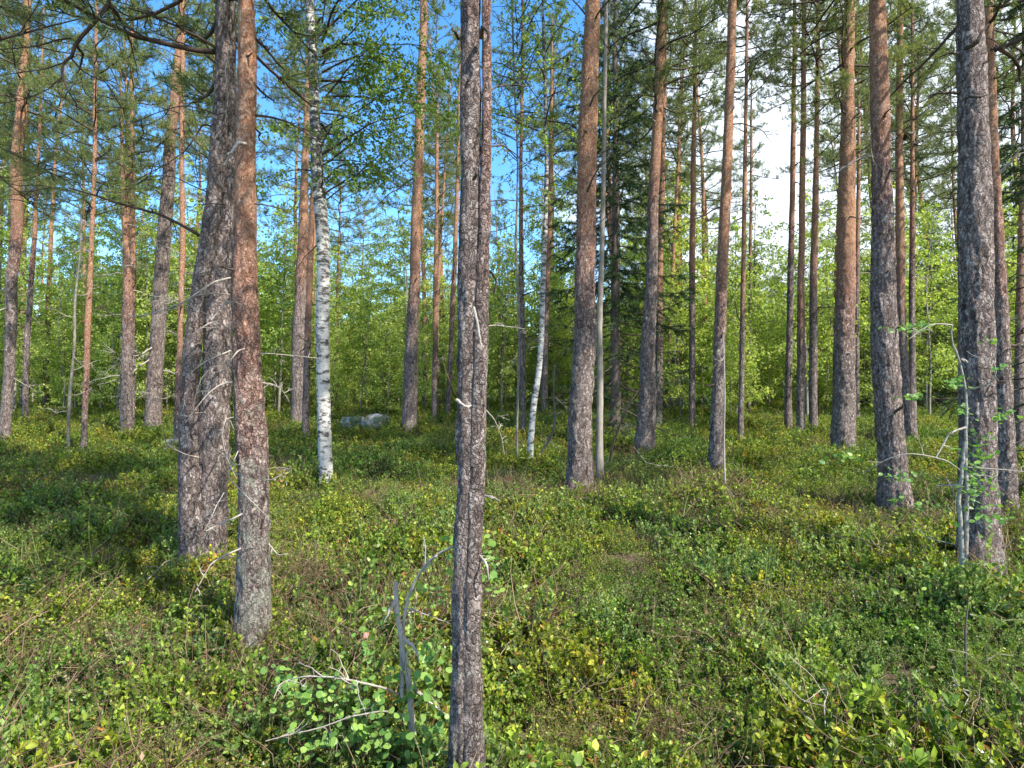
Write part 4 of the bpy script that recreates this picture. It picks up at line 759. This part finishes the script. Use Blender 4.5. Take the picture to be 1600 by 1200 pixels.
ORD = 'nearest|second nearest|third nearest|fourth nearest|fifth nearest|sixth nearest|seventh nearest|eighth nearest|ninth nearest|tenth nearest|eleventh nearest|twelfth nearest|thirteenth nearest|fourteenth nearest|fifteenth nearest|sixteenth nearest|seventeenth nearest|eighteenth nearest|nineteenth nearest|twentieth nearest|twenty first nearest|twenty second nearest|twenty third nearest|twenty fourth nearest|twenty fifth nearest|twenty sixth nearest|twenty seventh nearest|twenty eighth nearest|twenty ninth nearest|thirtieth nearest|thirty first nearest|thirty second nearest'.split('|')
def name_by_gap():
    bins = {}
    for o in COL.objects:
        if o.parent or o.get('group') not in KIND: continue
        u = 800 + FPX * o.location.x / o.location.y; k = sum(1 for m, _ in MARK if m < u); bins.setdefault((o['group'], k), []).append(o)
    for (g, k), os_ in bins.items():
        os_.sort(key=lambda o: o.location.y)
        where = 'left of the ' + MARK[0][1] if k == 0 else ('right of the ' + MARK[-1][1] if k == len(MARK) else 'between the %s and the %s' % (MARK[k - 1][1], MARK[k][1]))
        for i, o in enumerate(os_):
            if i < len(ORD) : o['label'] = '%s %s %s' % (ORD[i], KIND[g], where)
            else: o['label'] = 'far %s %s' % (KIND[g], where)
def scatter(n, y0, y1, mind, margin=1.08, pw=1.0, rs=None, fn=None):
    rs = rs or random.Random(1); out = []; tries = 0
    while len(out) < n and tries < n * 60:
        tries += 1; y = y0 + (y1 - y0) * rs.random() ** pw; x = rs.uniform(-1, 1) * y * .84 * margin
        if fn and not fn(x, y, rs): continue
        if all((x - a) ** 2 + (y - b) ** 2 > mind ** 2 for a, b in out + TREES): out.append((x, y))
    return out
used = set()
def place(protos, spots, scr=(.85, 1.2), seed=3, pick=None):
    rs = random.Random(seed)
    for i, (x, y) in enumerate(spots):
        k = pick(rs, x, y) if pick else rs.randrange(len(protos)); loc = (x, y, float(gz(x, y))); sc = rs.uniform(*scr); rz = rs.uniform(0, 6.28)
        if id(protos[k]) not in used: used.add(id(protos[k])); protos[k].location = loc; protos[k].rotation_euler = (0, 0, rz); protos[k].scale = (sc,) * 3
        else: copy_tree(protos[k], loc, rz, sc, tilt=(rs.gauss(0, .025), rs.gauss(0, .025)))
place(PB, scatter(250, 20, 42, .8, rs=random.Random(4)), (.8, 1.15), 5)
place([PB[4], PB[2]], scatter(64, 18.5, 28, .8, rs=random.Random(14)), (.55, .9), 6)
place(PD, scatter(90, 22, 38, .6, rs=random.Random(24)), (.7, 1.2), 7)
place(PS, scatter(34, 20, 44, 1.2, rs=random.Random(34), fn=lambda x, y, r: r.random() < .35 + .65 * (x / y > .1)), (.7, 1.15), 8, lambda r, x, y: r.choice([0, 1, 1, 2]) if y > 24 else 0)
def sky_ok(x, y, r):      # clearings where the photograph shows open sky
    u = x / y * FPX + 800
    if u < 900 and r.random() > .5: return False
    for a, b, k in ((215, 270, .8), (400, 465, .85), (575, 640, .85), (765, 880, .75), (1190, 1300, .8), (1440, 1500, .8)):
        if a < u < b: return r.random() > k
    return True
place(PP, scatter(38, 21, 31, 2.0, rs=random.Random(44), fn=sky_ok) + scatter(14, 33, 60, 3, rs=random.Random(45), fn=sky_ok), (.85, 1.12), 9)

KIND = {GB: 'young birch', GP: 'background pine', GD_: 'bare thin stem', 'small young spruces': 'small spruce', 'fresh green spruces': 'fresh green spruce', 'dark spruces of the thicket': 'dark spruce'}
name_by_gap()
# ------------------------------------------------------------------ things nobody could count: built as instances of small meshes inside one object each
def scatter_obj(name, label, cat, pts, sources, rot, scl, idx):
    me = bpy.data.meshes.new(name); me.vertices.add(len(pts)); me.vertices.foreach_set('co', np.asarray(pts, np.float32).ravel())
    a = me.attributes.new('rot', 'FLOAT_VECTOR', 'POINT'); a.data.foreach_set('vector', np.asarray(rot, np.float32).ravel())
    a = me.attributes.new('scl', 'FLOAT', 'POINT'); a.data.foreach_set('value', np.asarray(scl, np.float32))
    a = me.attributes.new('idx', 'INT', 'POINT'); a.data.foreach_set('value', np.asarray(idx, np.int32))
    o = link(name, me); tag(o, label, cat, kind='stuff')
    ng = bpy.data.node_groups.new(name, 'GeometryNodeTree'); ng.interface.new_socket('Geometry', in_out='INPUT', socket_type='NodeSocketGeometry'); ng.interface.new_socket('Geometry', in_out='OUTPUT', socket_type='NodeSocketGeometry')
    N = ng.nodes.new; K = ng.links.new; gi = N('NodeGroupInput'); go = N('NodeGroupOutput'); iop = N('GeometryNodeInstanceOnPoints'); jn = N('GeometryNodeJoinGeometry')
    for s in reversed(sources):
        so = bpy.data.objects.new(name + '_source', s); oi = N('GeometryNodeObjectInfo'); oi.inputs['Object'].default_value = so; gt = N('GeometryNodeGeometryToInstance'); K(oi.outputs['Geometry'], gt.inputs[0]); K(gt.outputs[0], jn.inputs[0])
    def attr(nm, ty):
        n = N('GeometryNodeInputNamedAttribute'); n.data_type = ty; n.inputs['Name'].default_value = nm; return n.outputs[0]
    K(gi.outputs[0], iop.inputs['Points']); K(jn.outputs[0], iop.inputs['Instance']); iop.inputs['Pick Instance'].default_value = True
    K(attr('idx', 'INT'), iop.inputs['Instance Index']); K(attr('rot', 'FLOAT_VECTOR'), iop.inputs['Rotation']); K(attr('scl', 'FLOAT'), iop.inputs['Scale']); K(iop.outputs[0], go.inputs[0])
    md = o.modifiers.new('scatter', 'NODES'); md.node_group = ng; return o
def shrub_patch(seed, R, ns, hmin, hmax, leaf, lw, per, mats, up=.9, T=DIAM, spread=.35, br=3):
    r = np.random.default_rng(seed); mb = MB(); LC = []; LD = []; LN = []
    for i in range(ns):
        a = r.uniform(0, 6.28); d = R * math.sqrt(r.random()); b = np.array([math.cos(a) * d, math.sin(a) * d, -.03]); h = r.uniform(hmin, hmax) * (1 - .35 * (d / R) ** 2); dv = unit(np.array([r.normal() * spread, r.normal() * spread, 1.]))
        p = b + np.outer(np.linspace(0, 1, 6), dv) * h + np.cumsum(r.normal(size=(6, 3)) * h * .03, 0); tube(mb, p, np.linspace(.0016, .0008, 6), 3, 1, False); st = [p]
        for k in range(br):
            j = int(r.integers(1, 5)); q = p[j] + np.outer(np.linspace(0, 1, 5), unit(dv + r.normal(size=3) * .55 + np.array([0, 0, .2]))) * h * r.uniform(.3, .55); tube(mb, q, np.linspace(.001, .0006, 5), 3, 1, False); st.append(q)
        for q in st:
            m = len(q); n = int(per * len(q) / 6 * r.uniform(.6, 1.2)) + 2; s = (1 - (1 - .12) * r.random(n) ** .8) * (m - 1.001) if True else 0; j = s.astype(int); f = (s - j)[:, None]
            ax = unit(q[np.minimum(j + 1, m - 1)] - q[j]); o_ = unit(np.cross(ax, r.normal(size=ax.shape))); LC.append(q[j] * (1 - f) + q[np.minimum(j + 1, m - 1)] * f); LD.append(unit(o_ * .9 + ax * up)); LN.append(ax + r.normal(size=ax.shape) * .35)
    C = np.concatenate(LC); sz = r.uniform(.6, 1.2, len(C)) * leaf; leaves(mb, C, np.concatenate(LD), np.concatenate(LN), sz, sz * lw, T, 0)
    return mb.mesh('shrub_patch', mats)
BL = [shrub_patch(200 + k, .24, 30, .09, .27, .0235, .62, 14, [M['blue'], M['brown']], T=OVAL) for k in range(4)]
BLF = [shrub_patch(210 + k, .42, 60, .12, .26, .026, .62, 12, [M['blue'], M['brown']], br=2) for k in range(3)]
LG = [shrub_patch(220 + k, .22, 40, .06, .16, .019, .55, 15, [M['ling'], M['brown']], T=OVAL, up=.6) for k in range(3)]
BOG = [shrub_patch(250 + k, .15, 26, .18, .34, .022, .62, 19, [M['bog'], M['brown']], T=OVAL, up=1.1, br=4) for k in range(3)]
def litter_patch(seed, R, n):
    r = np.random.default_rng(seed); mb = MB()
    for i in range(n):
        c = np.array([*(r.normal(size=2) * R * .5), r.uniform(0, .16)]); p = c + branch_path(r, r.uniform(.06, .30), r.uniform(-.2, 1.5), r.uniform(0, 6.28), -.2, 5, .2); tube(mb, p, np.linspace(.0020, .0009, 5), 3, 0, False)
    n = n * 3; c = np.stack([r.normal(size=n * 2) * R * .6, r.normal(size=n * 2) * R * .6, r.uniform(.0, .09, n * 2) * r.random(n * 2)], 1); leaves(mb, c, r.normal(size=c.shape), r.normal(size=c.shape) + [0, 0, 1], r.uniform(.012, .03, n * 2), r.uniform(.006, .016, n * 2))
    return mb.mesh('litter_patch', M['brown'])
LT = [litter_patch(230 + k, .3, 60) for k in range(3)]
def grass_patch(seed, R, n):
    r = np.random.default_rng(seed); mb = MB()
    for i in range(n):
        c = np.array([*(r.normal(size=2) * R * .5), 0]); L = r.uniform(.15, .38); az = r.uniform(0, 6.28); p = c + branch_path(r, L, r.uniform(.9, 1.5), az, -1.0, 7, .05); sdv = np.array([-math.sin(az), math.cos(az), 0]); w = np.linspace(.0022, .0003, 7)[:, None]
        v = np.concatenate([p - sdv * w, p + sdv * w]); mb.add(v, [[k, k + 1, k + 8, k + 7] for k in range(6)], False)
    return mb.mesh('grass_patch', M['grass'])
def moss_patch(seed, R, n):
    r = np.random.default_rng(seed); mb = MB(); a = r.uniform(0, 6.28, n); d = R * np.sqrt(r.random(n)); C = np.stack([np.cos(a) * d, np.sin(a) * d, .05 * (1 - (d / R) ** 2) - .02], 1)
    C = np.repeat(C, 7, 0); C[:, 2] += r.uniform(0, .03, len(C)); needles(mb, C, unit(r.normal(size=C.shape) * .8 + [0, 0, .7]), r.uniform(.008, .02, len(C)), np.full(len(C), .003), r); return mb.mesh('moss_patch', M['moss'])
MOS = [moss_patch(260 + k, .2, 420) for k in range(3)]
GRS = [grass_patch(240 + k, .18, 26) for k in range(2)]
def field(dens, y0, y1, seed, margin=1.25, keep=None):
    r = np.random.default_rng(seed); area = (y1 ** 2 - y0 ** 2) * .84 * margin; n = int(dens * area); y = np.sqrt(r.uniform(y0 ** 2, y1 ** 2, n)); x = r.uniform(-1, 1, n) * (y * .84 * margin + .4)
    if keep is not None:
        k = keep(x, y, r); x, y = x[k], y[k]
    return x, y, r
def put(name, label, cat, srcs, parts, sink=0.0, sc=(.75, 1.25), tilt=.16):
    X = np.concatenate([p[0] for p in parts]); Y = np.concatenate([p[1] for p in parts]); r = np.random.default_rng(len(X)); I = np.concatenate([r.integers(p[3][0], p[3][1], len(p[0])) for p in parts]); n = len(X)
    Z = gz(X, Y) - sink; rot = np.stack([r.normal(size=n) * tilt, r.normal(size=n) * tilt, r.uniform(0, 6.28, n)], 1); hf = np.clip(1.04 + 1.25 * fbm(np.stack([X / .55, Y / .55, X * 0], -1), 21, 2), .72, 1.7)
    print(name, n); return scatter_obj(name, label, cat, np.stack([X, Y, Z], 1), srcs, rot, r.uniform(*sc, n) * hf, I)
nz = lambda x, y, s, o: fbm(np.stack([x / s, y / s, x * 0], -1), o, 3)
kb = lambda x, y, r: nz(x, y, 1.6, 31) + r.normal(size=len(x)) * .12 > -.38
kl = lambda x, y, r: nz(x, y, 1.6, 31) + r.normal(size=len(x)) * .2 < .18
tb = [(x + math.cos(a) * d, y + math.sin(a) * d) for x, y in TREES if y < 20 for a, d in [(rng.uniform(0, 6.28), rng.uniform(.22, .5)) for _ in range(12)]]
tbx = (np.array([q[0] for q in tb]), np.array([q[1] for q in tb]), None)
put('blueberry_shrubs', 'knee high blueberry shrubs with small bright green leaves covering the forest floor', 'shrubs', BL + BLF, [(*field(21, 1.2, 8.5, 1, keep=kb), (0, 4)), (*field(7.5, 7.6, 30, 2), (4, 7)), (*field(.9, 30, 60, 3, 1.1), (4, 7)), (*tbx, (0, 4))])
put('lingonberry_shrubs', 'low lingonberry shrubs with small dark glossy leaves between the blueberry', 'shrubs', LG, [(*field(15, 1.2, 8.5, 4, keep=kl), (0, 3)), (*field(2.5, 8.5, 18, 5, keep=kl), (0, 3))])
put('forest_litter', 'brown dead twigs and fallen leaves between the shrubs', 'litter', LT, [(*field(3.5, 1.2, 9, 6), (0, 3)), (*field(12, 1.2, 10, 16, keep=lambda x, y, r: nz(x, y, .9, 61) > .16), (0, 3)), (*field(1.2, 9, 24, 7), (0, 3))], sc=(.7, 1.15))
put('bog_bilberry_shrubs', 'taller pale green bog bilberry shrubs rising in clumps above the blueberry', 'shrubs', BOG, [(*field(7, 1.4, 9, 14, keep=lambda x, y, r: (nz(x, y, .8, 51) + r.normal(size=len(x)) * .08 > .12)), (0, 3)), (*field(1.6, 9, 20, 15, keep=lambda x, y, r: nz(x, y, 1.6, 52) > .15), (0, 3))], sc=(.75, 1.2))
put('feather_moss', 'low feathery green and brown moss covering the soil between the shrubs', 'moss', MOS, [(*field(18, 1.2, 9.5, 18), (0, 3))], sc=(.8, 1.3), tilt=.05)
put('grass_tufts', 'thin arching grass blades among the shrubs', 'grass', GRS, [(*field(1.6, 1.4, 12, 8, keep=lambda x, y, r: nz(x, y, 2, 41) > .0), (0, 2))])
# the wood beyond reads as one mass
def far_wood():
    srcs = BM + [CROWN[0], CROWN[1], SY[1], SY[2]]; mb = MB(); th = []
    x, y, r = field(.14, 41, 100, 61, 1.15); n = len(x); idx = r.integers(0, 5, n); k = r.random(n); idx[k > .72] = 7; idx[k > .84] = 8; idx[k > .975] = 5
    z = gz(x, y) - .2; z[idx == 5] += 6.5; sc = r.uniform(.95, 1.45, n); sc[idx == 5] = r.uniform(.8, 1.0, (idx == 5).sum())
    stems = MB(); tube(stems, np.array([[0, 0, -6.5], [0, 0, 7.]]), [.13, .05], 6)
    o = scatter_obj('far_wood', 'bright green mass of birch and spruce wood far behind the trunks', 'wood', np.stack([x, y, z], 1), srcs, np.stack([x * 0, x * 0, r.uniform(0, 6.28, n)], 1), sc, idx)
far_wood()

# ------------------------------------------------------------------ rocks, red leaf, fallen sticks, spruce bough
def rock(label, px, py, D, w, h, seed):
    q = P(px, py, D); g = float(gz(q.x, D)); import bmesh
    bm = bmesh.new(); bmesh.ops.create_icosphere(bm, subdivisions=5, radius=1); V = np.array([v.co[:] for v in bm.verts]); n = fbm(V * 1.3 + seed, seed, 4); V2 = V * (1 + .38 * n[:, None]); V2 = np.sign(V2) * np.abs(V2) ** .85; V2 *= [w / 2, w / 2.3, h * .62]
    for v, c in zip(bm.verts, V2): v.co = c
    me = bpy.data.meshes.new('boulder'); bm.to_mesh(me); bm.free(); me.materials.append(RM); 
    for p in me.polygons: p.use_smooth = True
    tag(link('boulder', me, None, (q.x, D, g + h * .62)), label, 'boulder', 'boulders among the shrubs')
RM = rock_mat()
rock('pale grey boulder with a flat top, right of the white birch', 587, 645, 16.6, .75, .42, 1)
rock('low darker boulder touching the left of the pale boulder, right of the white birch', 552, 645, 16.9, .65, .36, 4)
rock('small mossy stone at the foot of the old pine behind the white birch', 270, 660, 14, .5, .3, 7)
def fallen(label, pts, r0, r1, mat, seed, tw=3, lift=.16):
    w = []
    for x, y in pts:
        D = ground_hit(x, y); q = P(x, y, D); q.z = float(gz(q.x, q.y)) + lift; w.append(np.array(q))
    o0 = w[0]; w = np.array(w) - o0; r = np.random.default_rng(seed); s = np.linspace(0, len(w) - 1, len(w) * 5); p = np.stack([np.interp(s, range(len(w)), w[:, k]) for k in range(3)], 1); p += r.normal(size=p.shape) * r0 * .3
    mb = MB(); tube(mb, p, np.linspace(r0, r1, len(p)), 7)
    for k in range(tw):
        i = int(r.integers(2, len(p) - 1)); tube(mb, p[i] + branch_path(r, r.uniform(.1, .35), r.uniform(-.1, .8), r.uniform(0, 6.28), -.3, 6, .2), np.linspace(r1, .0015, 6), 4)
    tag(link('fallen_branch', mb.mesh('fallen_branch', M[mat]), None, tuple(o0)), label, 'branch')
fallen('pale broken branch lying left of the pale birch sapling foot', [(1418, 932), (1440, 920), (1462, 908)], .010, .005, 'silver', 1)
fallen('crooked grey branch arching out of the shrubs by the sapling foot', [(1490, 918), (1475, 914), (1465, 920), (1463, 940)], .008, .004, 'silver', 2)
fallen('tangle of grey dead branch among shrubs left of the largest dark trunk', [(1420, 870), (1440, 862), (1455, 845), (1464, 828)], .008, .003, 'dead', 3, 8, .22)
fallen('thin dead twig lying in the lower right corner', [(1490, 1105), (1520, 1120), (1545, 1150), (1570, 1190)], .004, .002, 'dead', 4, 5, .2)
fallen('dead twig lying at the foot of the two stemmed old pine', [(232, 925), (258, 895), (285, 885), (300, 890)], .005, .002, 'dead', 5, 4, .2)
fallen('long curved dead twig standing out of the shrubs left of the white birch', [(447, 775), (452, 745), (470, 725), (495, 700)], .007, .003, 'dead', 6, 1, .25)
fallen('dark dead twig lying in front of the largest dark trunk near the right edge', [(1565, 880), (1580, 862), (1600, 855)], .012, .006, 'darktwig', 7, 3, .2)
fallen('forked bare twig standing in the lower right shrubs', [(1290, 1190), (1288, 1160), (1294, 1135)], .003, .0015, 'dead', 8, 5, .26)
fallen('thin brown stick lying among the shrubs right of the big central pine', [(985, 700), (1010, 735), (1060, 742)], .008, .004, 'dead', 9, 4, .22)
def pinkleaf():
    q, D = snap(575, 990); mb = MB(); leaves(mb, np.zeros((1, 3)), np.array([[.35, .1, .9]]), np.array([[0, -1, .4]]), [.05], [.03], OVAL)
    m, N, K = nodes('pink_leaf'); out = N('ShaderNodeOutputMaterial'); p = N('ShaderNodeBsdfPrincipled'); p.inputs['Base Color'].default_value = (.75, .28, .25, 1); p.inputs['Roughness'].default_value = .5; K(p.outputs[0], out.inputs[0])
    q = P(570, 998, 3.35); tag(link('fallen_leaf', mb.mesh('fallen_leaf', m), None, q), 'single pink leaf on the shrubs left of the broken pale aspen stem', 'leaf')
pinkleaf()
def young_spruce_bough():
    f, D = snap(1530, 1060); r = np.random.default_rng(3); t = empty('spruce_sapling', f, 'small yellow green spruce sapling spreading low branches in the lower right corner', 'sapling'); mbs = MB(); tube(mbs, np.array([[0, .1, -.05], [0, .1, .3], [.02, .1, .5]]), [.008, .006, .003], 8); link('trunk', mbs.mesh('trunk', M['spruceb']), t)
    for k, (pts) in enumerate([[(1480, 1015), (1510, 1020), (1535, 1040), (1545, 1050)], [(1515, 960), (1550, 970), (1600, 968)], [(1535, 1035), (1560, 1022), (1585, 1025), (1620, 1030)], [(1545, 1050), (1540, 1020), (1548, 980)], [(1490, 1025), (1495, 1050), (1492, 1075)], [(1575, 1025), (1580, 1045), (1585, 1060)]]):
        w = np.array([np.array(P(x, y, D - .1)) for x, y in pts]) - np.array(f); s = np.linspace(0, len(w) - 1, 14); p = np.stack([np.interp(s, range(len(w)), w[:, i]) for i in range(3)], 1); mb = MB(); tube(mb, p, np.linspace(.004, .002, 14), 5, 1); C = []; D_ = []; st = [p]
        for j in range(9):
            i = int(r.integers(2, 13)); st.append(p[i] + branch_path(r, r.uniform(.04, .11), r.uniform(-.6, .3), r.uniform(0, 6.28), -.2, 5, .1))
        for q in st:
            n = int(len(q) * 22); s2 = r.uniform(0, len(q) - 1.01, n); j = s2.astype(int); ff = (s2 - j)[:, None]; C.append(q[j] * (1 - ff) + q[j + 1] * ff); D_.append(unit(q[j + 1] - q[j]) * .8 + unit(r.normal(size=(n, 3))) * .9)
        C = np.concatenate(C); needles(mb, C, np.concatenate(D_), r.uniform(.012, .02, len(C)), np.full(len(C), .0022), r, 0); link('branch', mb.mesh('branch', [M['spruceyoung'], M['thin']]), t)
young_spruce_bough()
